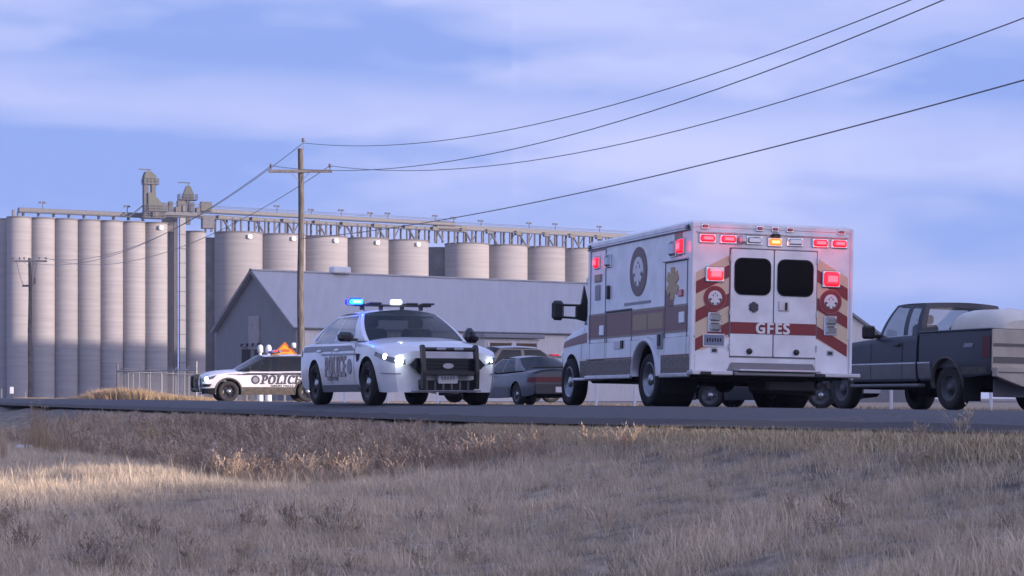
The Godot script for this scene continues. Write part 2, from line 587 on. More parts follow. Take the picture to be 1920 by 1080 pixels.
# ------------------------------------------------------------------ sky
func make_sky() -> PanoramaSkyMaterial:
	var W := 3072
	var H := 1536
	var n := FastNoiseLite.new()
	n.seed = 11
	n.frequency = 0.006
	n.fractal_octaves = 5
	n.domain_warp_enabled = true
	n.domain_warp_amplitude = 28.0
	n.domain_warp_frequency = 0.008
	var a := n.get_seamless_image(600, 768)
	a.resize(W, H / 2, Image.INTERPOLATE_CUBIC)
	a.convert(Image.FORMAT_L8)
	n.seed = 5
	n.frequency = 0.03
	var b := n.get_seamless_image(620, 768)
	b.resize(W, H / 2, Image.INTERPOLATE_CUBIC)
	b.convert(Image.FORMAT_L8)
	var A := a.get_data()
	var B := b.get_data()
	var out := PackedFloat32Array()
	out.resize(W * H * 3)
	var sun := SUN.normalized()
	for y in H:
		var el := (0.5 - (y + 0.5) / H) * PI
		var E := rad_to_deg(el)
		var up := el > 0.0
		var ce := cos(el)
		var se := sin(el)
		var g := clampf(E / 40.0, 0.0, 1.0)
		var base := Vector3(0.245, 0.355, 0.745).lerp(Vector3(0.18, 0.27, 0.62), g)
		base = base.lerp(Vector3(0.255, 0.36, 0.73), exp(-maxf(E, 0.0) / 2.2))
		for x in W:
			var i := (y * W + x) * 3
			if not up:
				out[i] = 0.20; out[i + 1] = 0.19; out[i + 2] = 0.20
				continue
			var az := wrapf((x + 0.5) / W * TAU, -PI, PI)
			var AZ := rad_to_deg(az)
			var p := y * W + x
			var na := A[p] / 255.0 - 0.5
			var nb := B[p] / 255.0 - 0.5
			var w := E + na * 2.6 + nb * 1.8 + 0.05 * AZ * exp(-AZ * AZ / 900.0)
			var dens := 0.40 + na * 1.0 + nb * 1.55
			dens += 0.42 * exp(-pow((w - 6.9) / 1.0, 2.0)) - 0.30 * exp(-pow((w - 8.75) / 0.40, 2.0)) + 0.33 * exp(-pow((w - 10.6) / 1.1, 2.0)) - 0.12 * exp(-pow((w - 4.4) / 1.0, 2.0))
			dens = clampf(dens, 0.0, 1.0) * smoothstep(0.5, 3.5, E) * lerpf(1.0, 0.55, clampf((E - 14.0) / 40.0, 0.0, 1.0))
			var col := base.lerp(Vector3(0.535, 0.565, 0.86), dens * 0.85)
			var dir := Vector3(sin(az) * ce, se, -cos(az) * ce)
			var cs := clampf(dir.dot(sun), -1, 1)
			var ang := acos(cs)
			col *= 1.0 + 0.7 * pow(maxf(cs, 0.0), 1.5)
			col += Vector3(1.5, 1.05, 0.72) * exp(-pow(ang / 0.42, 2.0)) + Vector3(0.35, 0.26, 0.22) * exp(-pow(ang / 0.9, 2.0))
			out[i] = col.x; out[i + 1] = col.y; out[i + 2] = col.z
	var img := Image.create_from_data(W, H, false, Image.FORMAT_RGBF, out.to_byte_array())
	var s := PanoramaSkyMaterial.new()
	s.panorama = ImageTexture.create_from_image(img)
	return s

# ------------------------------------------------------------------ setting
func make_ground() -> void:
	var xs := []
	var zs := []
	for v in [-4000, -1500, -600, -300, -160, -100, -70, -50, -36, -26, -20]: xs.append(float(v))
	var x := -16.0
	while x < 18.0:
		xs.append(x); x += 0.4
	for v in [18, 22, 28, 38, 55, 80, 120, 200, 400, 900, 2000, 5000]: xs.append(float(v))
	for v in [-300, -100, -40, -15, -5, 0, 2]: zs.append(float(v))
	x = 4.0
	while x < 48.0:
		zs.append(x); x += 0.4
	for v in [48, 52, 57, 63, 70, 78, 88, 100, 120, 150, 200, 280, 400, 700, 1500, 6000]: zs.append(float(v))
	var st := S()
	st.set_smooth_group(0)
	var rows := []
	for zz in zs:
		var r := PackedVector3Array()
		for xx in xs: r.append(Vector3(xx, ground_h(xx, -zz), -zz))
		rows.append(r)
	for i in rows.size() - 1:
		for k in xs.size() - 1:
			var p := [rows[i][k], rows[i + 1][k], rows[i + 1][k + 1], rows[i][k], rows[i + 1][k + 1], rows[i][k + 1]]
			for v: Vector3 in p:
				var c := across(v.x, v.z)
				var col := Color(0.36, 0.29, 0.215)
				if c > 7.0: col = Color(0.22, 0.185, 0.15)
				if c > 23.0: col = Color(0.30, 0.245, 0.19)
				if c > 60.0: col = Color(0.26, 0.23, 0.2)
				st.set_color(col)
				st.add_vertex(v)
	var m := mat(Color(1, 1, 1), 0.95)
	m.vertex_color_use_as_albedo = true
	tri(m, noise_tex(0.02, 3, Color(0.6, 0.6, 0.6), Color(1, 1, 1)), Vector3(0.35, 0.35, 0.35), true)
	struct("ground", st, m)
	# the road
	var rd := S()
	var rr_ := []
	var L := -12.0
	while L < 330.0:
		var r := PackedVector3Array()
		for k in 15:
			var c := lerpf(near_c(L), 22.8, pow(k / 14.0, 1.4))
			var px := 0.93 * c - 0.37 * L
			var pz := -(0.37 * c + 0.93 * L)
			r.append(Vector3(px, road_h(c, -pz) + 0.004, pz))
		rr_.append(r)
		L += 1.5 if L < 60 else 8.0
	grid(rd, rr_)
	var am := mat(Color(1, 1, 1), 0.85)
	tri(am, noise_tex(0.03, 8, lin(0.045, 0.045, 0.05), lin(0.085, 0.083, 0.085), 1024, 6), Vector3(0.3, 0.3, 0.3), true)
	struct("road", rd, am)
	var ed := S()
	var re := []
	L = -12.0
	var wob := FastNoiseLite.new()
	wob.seed = 9
	wob.frequency = 0.6
	while L < 120.0:
		var r := PackedVector3Array()
		for k in 4:
			var c := near_c(L) - 0.05 + (0.62 + 0.22 * wob.get_noise_1d(L * 2.0)) * k / 3.0
			var px := 0.93 * c - 0.37 * L
			var pz := -(0.37 * c + 0.93 * L)
			r.append(Vector3(px, road_h(c, -pz) + 0.009, pz))
		re.append(r)
		L += 0.35
	grid(ed, re)
	struct("road_shoulder", ed, tri(mat(Color(1, 1, 1), 0.95), noise_tex(0.06, 28, lin(0.02, 0.018, 0.018), lin(0.06, 0.052, 0.05), 512, 5), Vector3(0.6, 0.6, 0.6), true))

func scatter(called: String, label: String, group_mesh: Array, spots: Array, m: Material) -> void:
	# spots: [Transform3D, Color]; shared by several tuft meshes
	for g in group_mesh.size():
		var mine := []
		for i in range(g, spots.size(), group_mesh.size()): mine.append(spots[i])
		var mm := MultiMesh.new()
		mm.transform_format = MultiMesh.TRANSFORM_3D
		mm.use_colors = true
		mm.mesh = group_mesh[g]
		mm.instance_count = mine.size()
		for i in mine.size():
			mm.set_instance_transform(i, mine[i][0])
			mm.set_instance_color(i, mine[i][1])
		var o := MultiMeshInstance3D.new()
		o.name = numbered(called)
		o.multimesh = mm
		o.material_override = m
		add_child(o, true)
		tag(o, label, "grass", called.replace("_", " "), "stuff")

func tuft(blades: int, hgt: float, rad: float, wid: float, lean: float, sd: int) -> ArrayMesh:
	var r := RandomNumberGenerator.new()
	r.seed = sd
	var st := S(false)
	for i in blades:
		var a := r.randf() * TAU
		var d := sqrt(r.randf()) * rad
		var p := Vector3(cos(a) * d, -0.03, sin(a) * d)
		var h := hgt * r.randf_range(0.45, 1.0)
		var b := r.randf() * TAU
		var l := Vector3(cos(b), 0, sin(b)) * lean * h * r.randf_range(0.2, 1.0)
		var s := Vector3(cos(b + 1.57), 0, sin(b + 1.57)).rotated(Vector3.UP, r.randf_range(-1, 1)) * wid * r.randf_range(0.6, 1.2)
		var m1 := p + l * 0.3 + Vector3(0, h * 0.55, 0)
		var m2 := p + l + Vector3(0, h, 0)
		q(st, p - s, p + s, m1 + s * 0.7, m1 - s * 0.7)
		t3(st, m1 - s * 0.7, m1 + s * 0.7, m2)
	return commit(st)

func brushy(stems: int, hgt: float, rad: float, sd: int) -> ArrayMesh:      # bare branching weed
	var r := RandomNumberGenerator.new()
	r.seed = sd
	var st := S(false)
	for i in stems:
		var a := r.randf() * TAU
		var p := Vector3(cos(a), 0, sin(a)) * rad * 0.25 * r.randf()
		var d := Vector3(cos(a) * r.randf(), r.randf_range(0.7, 1.6), sin(a) * r.randf()).normalized()
		var h := hgt * r.randf_range(0.5, 1.0)
		var e := p + d * h
		var s := Vector3(cos(a + 1.57), 0, sin(a + 1.57)) * 0.0035
		q(st, p - s, p + s, e + s * 0.4, e - s * 0.4)
		for k in 7:
			var o := p.lerp(e, r.randf_range(0.3, 1.0))
			var dd := (d + Vector3(r.randf_range(-1, 1), r.randf_range(-0.3, 0.8), r.randf_range(-1, 1))).normalized()
			var oe := o + dd * h * r.randf_range(0.12, 0.35)
			q(st, o - s * 0.6, o + s * 0.6, oe + s * 0.3, oe - s * 0.3)
			var f := Vector3(r.randf_range(-1, 1), r.randf_range(-1, 1), r.randf_range(-1, 1)) * 0.012
			t3(st, oe - s * 2.0, oe + s * 2.0, oe + dd * 0.03 + f)
	return commit(st)

func brushiness(c: float, along: float, x: float, d: float) -> float:   # how far the dark weeds take over from the grass
	var n := bump.get_noise_2d(x * 2.2, d * 2.2)
	var lo := lerpf(5.95, 4.15, smoothstep(0.3, -2.8, x))
	return smoothstep(lo, lo + 0.5, c + n * 0.5) * smoothstep(15.0, 22.0, along) * (1.0 - 0.8 * smoothstep(30.0, 37.0, along)) * (1.0 - 0.6 * smoothstep(6.8, 7.25, c)) * clampf(0.85 + n * 1.8, 0.15, 1.0)

func make_grass() -> void:
	var gm := mat(Color(1, 1, 1), 0.9)
	gm.vertex_color_use_as_albedo = true
	var patch := FastNoiseLite.new()
	patch.seed = 21
	patch.frequency = 0.35
	var pale := Color(0.67, 0.55, 0.39)
	var grey := Color(0.47, 0.39, 0.285)
	var short := []
	var tall := []
	for i in 90000:
		var u := rng.randf_range(-0.36, 0.36)
		var d := pow(rng.randf(), 0.8) * 36.0 + 5.0
		var x := u * d
		var c := verge(x, -d)
		if c > 7.24: continue
		var along := -0.37 * x + 0.93 * d
		var dark := brushiness(c, along, x, d)
		if dark * 0.8 > rng.randf(): continue
		var p := Vector3(x, ground_h(x, -d), -d)
		var v := clampf(patch.get_noise_2d(x, d) * 1.1 + 0.5, 0, 1)
		var clump := patch.get_noise_2d(x * 7.0 + 50.0, d * 7.0)
		if clump < -0.08 and rng.randf() < 0.85: continue
		var col := grey.lerp(pale, clampf(v * 0.8 + rng.randf_range(-0.15, 0.3), 0, 1)) * (rng.randf_range(0.8, 1.15) + 0.25 * clump)
		if c > 6.3: col = col.lerp(Color(0.36, 0.27, 0.16), 0.7 * rng.randf())
		var s := rng.randf_range(0.7, 1.25) * lerpf(0.8, 1.25, v) * (1.0 + 0.5 * clump)
		s *= lerpf(1.0, 0.6, smoothstep(6.3, 7.2, c))
		var bs := Basis(Vector3.UP, rng.randf() * TAU).scaled(Vector3(1, 1, 1) * s)
		(tall if rng.randf() < 0.045 * (1.0 - smoothstep(5.8, 6.6, c)) else short).append([Transform3D(bs, p), col])
	scatter("dry_grass", "pale dry grass covering the field in front of the road", [tuft(40, 0.11, 0.14, 0.0017, 0.7, 1), tuft(44, 0.085, 0.17, 0.0017, 1.1, 2), tuft(34, 0.125, 0.12, 0.0016, 0.5, 3), tuft(40, 0.095, 0.10, 0.0016, 0.8, 14)], short, gm)
	scatter("tall_grass", "taller dry seed stalks standing up through the field grass", [tuft(10, 0.19, 0.10, 0.0018, 0.4, 4), tuft(8, 0.22, 0.08, 0.0018, 0.45, 5)], tall, gm)
	# dark brown weeds in the ditch, left half
	var brush := []
	for i in 15000:
		var along := rng.randf_range(12.5, 42.0)
		var c := rng.randf_range(3.8, 7.3)
		var cw := c + near_c(along) - 7.3
		var x := 0.93 * cw - 0.37 * along
		var d := 0.37 * cw + 0.93 * along
		var k := brushiness(c, along, x, d)
		if rng.randf() > k: continue
		var col := Color(0.31, 0.225, 0.17).lerp(Color(0.50, 0.38, 0.27), pow(rng.randf(), 1.5))
		if rng.randf() < 0.33: col = Color(0.52, 0.40, 0.27)
		var s := rng.randf_range(0.6, 1.2) * lerpf(1.0, 0.3, smoothstep(6.2, 7.2, c))
		brush.append([Transform3D(Basis(Vector3.UP, rng.randf() * TAU).scaled(Vector3(s, s, s)), Vector3(x, ground_h(x, -d), -d)), col])
	scatter("ditch_brush", "dark brown dead weeds filling the ditch beside the road", [brushy(9, 0.24, 0.3, 6), tuft(60, 0.17, 0.24, 0.0028, 1.0, 7), tuft(50, 0.13, 0.26, 0.0028, 1.4, 17)], brush, gm)
	var twig := []
	for i in 520:
		var d := rng.randf_range(7.0, 15.0)
		var x := rng.randf_range(-0.32, 0.3) * d
		if patch.get_noise_2d(x * 2.5 + 9.0, d * 2.5) < lerpf(0.02, 0.28, smoothstep(-0.12, 0.05, x / d)): continue
		var s := rng.randf_range(0.5, 1.1)
		twig.append([Transform3D(Basis(Vector3.UP, rng.randf() * TAU).scaled(Vector3(s, s, s)), Vector3(x, ground_h(x, -d), -d)), Color(0.28, 0.225, 0.17).lerp(Color(0.48, 0.395, 0.29), rng.randf())])
	scatter("twiggy_weeds", "dark twiggy dead weeds scattered through the nearest grass", [brushy(12, 0.17, 0.25, 51), brushy(9, 0.2, 0.3, 52)], twig, gm)
	# reddish and olive roadside fringe on the right
	var fringe := []
	for i in 3600:
		var along := rng.randf_range(5.0, 21.0)
		var c := 7.3 - pow(rng.randf(), 1.4) * 0.5 + near_c(along) - 7.3
		var x := 0.93 * c - 0.37 * along
		var d := 0.37 * c + 0.93 * along
		var col := Color(0.55, 0.41, 0.26).lerp(Color(0.42, 0.365, 0.22), rng.randf()) * rng.randf_range(0.7, 1.2)
		var s := rng.randf_range(0.4, 0.9) * lerpf(1.7, 1.0, smoothstep(11.0, 18.0, along))
		fringe.append([Transform3D(Basis(Vector3.UP, rng.randf() * TAU).scaled(Vector3(s * 1.3, s, s * 1.3)), Vector3(x, ground_h(x, -d), -d)), col])
	scatter("roadside_fringe", "low russet and olive weeds along the near edge of the road", [tuft(30, 0.075, 0.2, 0.0024, 0.6, 9), tuft(26, 0.09, 0.16, 0.0024, 0.5, 10)], fringe, gm)
	# tan weeds by the chain-link fence
	var far := []
	for i in 7000:
		var px := rng.randf_range(-930.0, -560.0)
		var d := rng.randf_range(96.0, 128.0)
		var hump := exp(-pow((px + 735.0) / 62.0, 2.0)) + 0.45 * exp(-pow((px + 625.0) / 90.0, 2.0)) + 0.25
		if rng.randf() > hump * 1.1: continue
		var p := on(px, d)
		var s := rng.randf_range(0.35, 1.0) * hump * 1.0
		var col := Color(0.36, 0.25, 0.15).lerp(Color(0.50, 0.375, 0.215), rng.randf())
		if px > -790 and px < -740: col = col.lerp(Color(0.20, 0.13, 0.09), 0.6 * rng.randf())
		far.append([Transform3D(Basis(Vector3.UP, rng.randf() * TAU).scaled(Vector3(s, s, s)), p), col])
	scatter("fence_weeds", "tall tan weeds heaped in front of the chain-link fence", [tuft(30, 0.6, 0.8, 0.018, 0.8, 11), brushy(14, 0.6, 1.0, 12)], far, gm)
	var far_edge := []
	for i in 2500:
		var along := rng.randf_range(30.0, 150.0)
		var c := 23.0 + rng.randf() * 3.5
		var x := 0.93 * c - 0.37 * along
		var d := 0.37 * c + 0.93 * along
		var s := rng.randf_range(0.4, 1.0)
		far_edge.append([Transform3D(Basis(Vector3.UP, rng.randf() * TAU).scaled(Vector3(s, s, s)), Vector3(x, ground_h(x, -d), -d)), Color(0.36, 0.27, 0.17) * rng.randf_range(0.7, 1.2)])
	scatter("verge_grass", "short tan grass on the far verge of the road", [tuft(24, 0.2, 0.45, 0.012, 0.8, 13)], far_edge, gm)
	# single plants
	var pl := [[-672.0, 29.5, 0.5, Color(0.42, 0.31, 0.14), "yellow tufted weed standing alone in the brown ditch"], [-890.0, 29.0, 0.75, Color(0.38, 0.27, 0.16), "tall tan weed clump at the left end of the ditch"], [-838.0, 27.5, 0.6, Color(0.36, 0.27, 0.17), "bushy straw weed clump right of the tall tan weed"], [-951.0, 26.5, 0.62, Color(0.46, 0.36, 0.24), "slim pale reed stalks at the left edge of the picture"]]
	for k in pl.size():
		var a: Array = pl[k]
		var st := S(false)
		var o := thing("weed", a[4], "weed", on(a[0], a[1]))
		var fm := mat(a[3], 0.9)
		inst("stalks", tuft([60, 70, 80, 26][k], a[2], [0.2, 0.22, 0.3, 0.06][k], 0.006, [0.9, 0.5, 0.8, 0.15][k], 30 + k), fm, o)
		inst("twigs", brushy([10, 16, 14, 3][k], a[2] * 0.95, [0.4, 0.5, 0.6, 0.1][k], 40 + k), fm, o)
	var sl := S(false)
	bx(sl, Vector3(0, 0.05, 0), Vector3(0.28, 0.1, 0.2), Basis(Vector3.UP, 0.4), 0.045)
	tag(obj("stone", sl, mat(Color(0.52, 0.5, 0.48), 0.9), self, on(-915.0, 30.0)), "pale flat stone lying among the weeds at the left", "stone")

# ------------------------------------------------------------------ grain elevator
const H_SILO := 36.4
func silo(at: Vector3, r: float, h: float, m: Material, label: String, group: String, flood: bool, bands: bool) -> void:
	var o := thing("grain_silo", label, "silo", at, 0.0, group)
	var st := S()
	lathe(st, [Vector2(r, -0.5), Vector2(r, h * 0.25), Vector2(r, h * 0.5), Vector2(r, h * 0.75), Vector2(r, h)], 56)
	obj("wall", st, m, o)
	var rf := S()
	lathe(rf, [Vector2(r + 0.12, h + 0.003), Vector2(r + 0.12, h + 0.3), Vector2(r - 0.3, h + 0.34), Vector2(0, h + 0.5)], 56, Transform3D.IDENTITY, false)
	obj("roof_slab", rf, M.concrete_dark, o)
	if bands:
		for k in 3:
			var b := S()
			lathe(b, [Vector2(r + 0.005, h * (0.2 + 0.27 * k)), Vector2(r + 0.03, h * (0.2 + 0.27 * k) + 0.1), Vector2(r + 0.005, h * (0.2 + 0.27 * k) + 0.2)], 56)
			obj("pour_joint", b, m, o)
	if flood:
		var a := deg_to_rad(33.0)
		var f := box(Vector3(sin(a) * (r + 0.35), h - 0.9, cos(a) * (r + 0.35)), Vector3(1.0, 0.9, 0.7), 0.15, Basis(Vector3.UP, a))
		obj("flood_light", f, M.white_gloss, o)

func make_elevator() -> void:
	var base := EYE - 0.5
	# slim silos, left
	for i in 7:
		var nm: String = ["leftmost slim concrete silo, partly behind the small utility pole", "second slim concrete silo from the left, right of the small utility pole", "third slim concrete silo from the left", "fourth slim concrete silo from the left, in the middle of the slim row", "fifth slim concrete silo from the left", "sixth slim concrete silo, beside the one under the tall elevator head", "seventh slim concrete silo, under the tall green elevator head"][i]
		silo(Vector3(-98.4 + 4.15 * i, base, -410.0 - 2.25 * i), 2.4, H_SILO, [M.concrete, M.concrete_b, M.concrete_c][(i * 2 + i / 3) % 3], nm, "slim silos in the left row", i == 6, true)
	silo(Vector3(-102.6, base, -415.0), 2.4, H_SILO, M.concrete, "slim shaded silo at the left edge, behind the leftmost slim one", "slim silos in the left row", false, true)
	silo(Vector3(-73.3, base, -436.0), 1.95, H_SILO - 0.6, M.concrete_tan, "narrow tan silo left of the elevator leg casing", "narrow silos by the elevator leg", false, true)
	silo(Vector3(-67.6, base, -438.0), 2.2, H_SILO - 0.6, M.concrete, "narrow pale silo right of the elevator leg casing", "narrow silos by the elevator leg", false, true)
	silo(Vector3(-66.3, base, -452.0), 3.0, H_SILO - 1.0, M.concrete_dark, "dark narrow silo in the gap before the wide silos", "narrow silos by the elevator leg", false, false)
	# wide silos, right
	var wl := ["leftmost wide silo, above the barn gable", "second wide silo, behind the big utility pole", "third wide silo, just right of the big utility pole", "fourth wide silo, above the patrol sedan's roof", "fifth wide silo, left of the dark gap in the wide row"]
	for i in 5: silo(Vector3(-59.8 + 8.85 * i, base, -449.0 - 5.7 * i), 5.22, H_SILO, [M.concrete_b, M.concrete, M.concrete_c][i % 3], wl[i], "wide silos in the right row", true, true)
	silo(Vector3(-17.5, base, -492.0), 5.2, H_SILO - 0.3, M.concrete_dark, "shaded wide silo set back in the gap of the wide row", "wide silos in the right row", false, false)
	wl = ["wide silo just right of the dark gap", "second wide silo right of the dark gap", "third wide silo right of the dark gap", "wide silo at the right end, cut by the ambulance"]
	for i in 4: silo(Vector3(-10.6 + 9.1 * i, base, -484.0 - 5.7 * i), 5.2, H_SILO + 0.2, [M.concrete_c, M.concrete, M.concrete_b][i % 3], wl[i], "wide silos in the right row", false, true)
	silo(Vector3(26.0, base, -507.0), 5.2, H_SILO + 0.2, M.concrete, "wide silo hidden behind the ambulance body", "wide silos in the right row", false, false)
	# conveyor over the slim silos
	var g := thing("conveyor_gallery", "low grey conveyor running along the tops of the slim silos", "conveyor", Vector3(-98.2, base, -410.0), atan2(2.25, 4.15))
	obj("housing", box(Vector3(13.3, H_SILO + 1.75, 0), Vector3(27.4, 0.85, 1.3), 0.08), M.steel, g)
	obj("walkway", box(Vector3(13.3, H_SILO + 1.2, 0.9), Vector3(27.4, 0.12, 1.0)), M.steel_dark, g)
	for k in 9: obj("support", box(Vector3(0.6 + 3.1 * k, H_SILO + 1.0, 0), Vector3(0.3, 0.8, 1.1)), M.steel_dark, g)
	for k in 2: obj("yard_light", yard_light(Vector3(4.4 + 17.5 * k, H_SILO + 2.1, 0.5), 1.4), M.steel_dark, g)
	# small things on the leftmost silo
	obj("vent", box(Vector3(-1.5, H_SILO + 1.0, 0.4), Vector3(0.5, 1.4, 0.5), 0.05), M.steel, g)
	obj("vent", box(Vector3(-0.5, H_SILO + 0.9, 0.2), Vector3(0.4, 1.0, 0.4), 0.05), M.steel, g)
	# the long trestle conveyor over the wide silos, two decks then one
	var dir := Vector3(8.85, 0, -5.7).normalized()
	var t := thing("trestle_conveyor", "long steel conveyor bridge on trestle legs above the wide silos", "conveyor", Vector3(-66.6, base, -444.5), atan2(-dir.z, dir.x))
	var Y := H_SILO
	var bend := 63.0
	for d in [[-1.2, bend, Y + 4.75, 0.8], [-1.2, bend + 2, Y + 3.4, 0.7], [bend - 5, 114.0, Y + 4.0, 1.1]]:
		obj("housing", box(Vector3((d[0] + d[1]) / 2, d[2], 0), Vector3(d[1] - d[0], d[3], 1.9), 0.08), M.steel, t)
		for s in [-1, 1]:
			var rl := S()
			tube(rl, [Vector3(d[0], d[2] + d[3] / 2 + 0.55, s * 1.35), Vector3(d[1], d[2] + d[3] / 2 + 0.55, s * 1.35)], 0.05, 5)
			obj("handrail", rl, M.steel, t)
		obj("walkway", box(Vector3((d[0] + d[1]) / 2, d[2] - d[3] / 2 - 0.1, 1.2), Vector3(d[1] - d[0], 0.14, 1.0)), M.steel_dark, t)
	var pr := RandomNumberGenerator.new()
	pr.seed = 4
	var x := 1.0
	var k := 0
	while x < 112.0:
		var top := Y + 3.1
		for s in [-1, 1]:
			obj("trestle_post", box(Vector3(x + 0.3 * s, (top + Y) / 2 + 0.25, s * 0.9), Vector3(0.36, top - Y + 0.3, 0.36)), M.steel_dark, t)
		if k % 2 == 0:
			var b := S()
			tube(b, [Vector3(x, Y + 0.3, 0.95), Vector3(x + 1.5, top, 0.95)], 0.13, 5)
			obj("brace", b, M.steel_dark, t)
		if k % 3 == 1:
			obj("gate_box", box(Vector3(x, top + 0.2, 1.25), Vector3(1.5, 1.0, 0.9), 0.06), M.steel_warm, t)
			obj("spout", bar(Vector3(x + 0.9, top - 0.1, 0.6), Vector3(x + 2.1, Y + 0.4, 1.6), 0.24, 8), M.steel, t)
		x += [2.3, 2.7, 2.0, 3.3, 2.5][k % 5]
		k += 1
	for xx in [17.0, 25.5, 33.0, 40.5, 45.0, 57.5, 62.5]: obj("yard_light", yard_light(Vector3(xx, Y + 5.2, 0.9), pr.randf_range(0.9, 1.5)), M.steel_dark, t)
	for xx in [70.0, 83.5, 91.0, 104.0]: obj("yard_light", yard_light(Vector3(xx, Y + 4.6, 0.9), pr.randf_range(1.0, 1.6)), M.steel_dark, t)
	# bucket elevator heads
	var e := thing("bucket_elevator", "tall green-grey bucket elevator head rising over the slim silos", "elevator", Vector3(-73.9, base, -419.0), 0.45)
	obj("leg_casing", box(Vector3(-0.9, Y + 5.2, 0), Vector3(1.0, 8.8, 1.2), 0.05), M.steel_dark, e)
	obj("leg_casing", box(Vector3(0.6, Y + 4.8, 0.2), Vector3(0.9, 8.0, 1.1), 0.05), M.steel_green, e)
	var hd := S(false)
	prism(hd, PackedVector2Array([Vector2(-1.35, 7.9), Vector2(1.1, 7.9), Vector2(1.45, 8.5), Vector2(1.0, 9.6), Vector2(0.1, 10.3), Vector2(-1.0, 10.3), Vector2(-1.35, 9.4)]), -0.9, 0.9, Transform3D(Basis.IDENTITY, Vector3(0, Y, 0)))
	obj("head_hood", hd, M.steel_green, e)
	var h2 := S(false)
	prism(h2, PackedVector2Array([Vector2(-0.6, 2.4), Vector2(2.7, 2.4), Vector2(2.6, 3.6), Vector2(1.4, 4.9), Vector2(0.2, 6.0), Vector2(-0.6, 6.0)]), -0.8, 1.0, Transform3D(Basis.IDENTITY, Vector3(0, Y, 0)))
	obj("discharge_hood", h2, M.steel_green, e)
	platform(e, Vector3(0.1, Y + 7.8, 0), Vector2(3.1, 2.2))
	platform(e, Vector3(1.2, Y + 2.3, 0.2), Vector2(4.6, 3.2))
	platform(e, Vector3(0.6, Y + 0.9, 0.2), Vector2(4.4, 3.2))
	obj("motor_hood", box(Vector3(1.0, Y + 1.6, 1.2), Vector3(1.8, 1.1, 1.0), 0.1), M.steel_warm, e)
	obj("hoist_jib", box(Vector3(-1.1, Y + 10.75, 0.2), Vector3(2.5, 0.22, 0.3)), M.steel_dark, e)
	obj("jib_post", box(Vector3(-0.3, Y + 10.4, 0.2), Vector3(0.2, 0.7, 0.2)), M.steel_dark, e)
	obj("brace", bar(Vector3(-1.2, Y + 3.6, 0), Vector3(-4.4, Y + 0.9, 0), 0.14, 5), M.steel_dark, e)
	var f := thing("elevator_leg", "pale square elevator leg with a smaller head, left of the wide silos", "elevator", Vector3(-69.6, base, -433.0), 0.35)
	obj("leg_casing", box(Vector3(0.0, Y / 2 + 2.0, 0.4), Vector3(1.25, Y + 4.0, 1.1), 0.05), M.galv, f)
	obj("leg_casing", box(Vector3(-1.4, Y / 2 + 2.0, 0), Vector3(0.85, Y + 4.0, 0.9), 0.05), M.steel_dark, f)
	var jt := S(false)
	for j in 12: bx(jt, Vector3(0, 3.0 * j + 2.0, 0.4), Vector3(1.4, 0.16, 1.25))
	obj("casing_flange", jt, M.steel, f)
	obj("trunk_casing", box(Vector3(1.3, Y + 4.6, 0), Vector3(0.9, 7.6, 0.9), 0.05), M.steel_dark, f)
	var h3 := S(false)
	prism(h3, PackedVector2Array([Vector2(0.1, 6.2), Vector2(2.5, 6.2), Vector2(2.4, 7.2), Vector2(1.7, 8.9), Vector2(0.9, 8.9), Vector2(0.3, 7.4)]), -0.7, 0.7, Transform3D(Basis.IDENTITY, Vector3(0, Y, 0)))
	obj("head_hood", h3, M.steel_green, f)
	platform(f, Vector3(1.2, Y + 6.0, 0), Vector2(3.8, 2.6))
	platform(f, Vector3(0.6, Y + 3.2, 0), Vector2(5.4, 3.0))
	obj("hoist_jib", box(Vector3(0.4, Y + 9.6, 0.2), Vector3(2.6, 0.2, 0.3)), M.steel_dark, f)
	obj("jib_post", box(Vector3(1.3, Y + 9.2, 0.2), Vector3(0.16, 0.7, 0.16)), M.steel_dark, f)
	obj("drive_box", box(Vector3(-0.4, Y + 4.6, 0.9), Vector3(1.7, 2.2, 1.4), 0.1), M.steel_warm, f)
	obj("drive_box", box(Vector3(4.9, Y + 4.6, 0.9), Vector3(2.4, 2.0, 1.6), 0.1), M.steel_warm, f)
	obj("surge_bin", box(Vector3(5.4, Y + 1.3, 0.4), Vector3(2.6, 2.6, 1.8), 0.1), M.steel, f)
	obj("surge_bin", box(Vector3(-3.0, Y + 1.0, -0.4), Vector3(2.2, 3.8, 1.8), 0.1), M.steel_warm, f)
	var br := thing("conveyor_bridge", "short cluttered machinery bridge between the two elevator heads", "conveyor", Vector3(-70.0, base, -426.0), 0.45)
	obj("housing", box(Vector3(0.5, Y + 2.4, 0), Vector3(11.0, 0.8, 1.6), 0.06), M.steel, br)
	obj("walkway", box(Vector3(0.5, Y + 1.7, 0.9), Vector3(11.0, 0.16, 1.2)), M.steel_dark, br)
	for j in 7:
		obj("machine", box(Vector3(-3.8 + 1.45 * j, Y + 3.3 + 0.3 * (j % 3), 0.3 * (j % 2)), Vector3(0.9 + 0.3 * (j % 2), 1.0 + 0.5 * (j % 3), 1.0), 0.08), [M.steel_warm, M.steel, M.steel_dark][j % 3], br)
		obj("rail_post", box(Vector3(-4.4 + 1.6 * j, Y + 3.6, 1.4), Vector3(0.09, 2.0, 0.09)), M.steel_dark, br)
	obj("handrail", bar(Vector3(-4.8, Y + 4.4, 1.4), Vector3(6.0, Y + 4.4, 1.4), 0.06, 5), M.steel, br)

func yard_light(p: Vector3, h: float) -> SurfaceTool:
	var st := S(false)
	bx(st, p + Vector3(0, h / 2, 0), Vector3(0.14, h, 0.14))
	bx(st, p + Vector3(-0.1, h, 0), Vector3(1.2, 0.13, 0.3))
	bx(st, p + Vector3(-0.55, h - 0.18, 0), Vector3(0.42, 0.28, 0.4))
	bx(st, p + Vector3(0.4, h - 0.18, 0), Vector3(0.42, 0.28, 0.4))
	return st

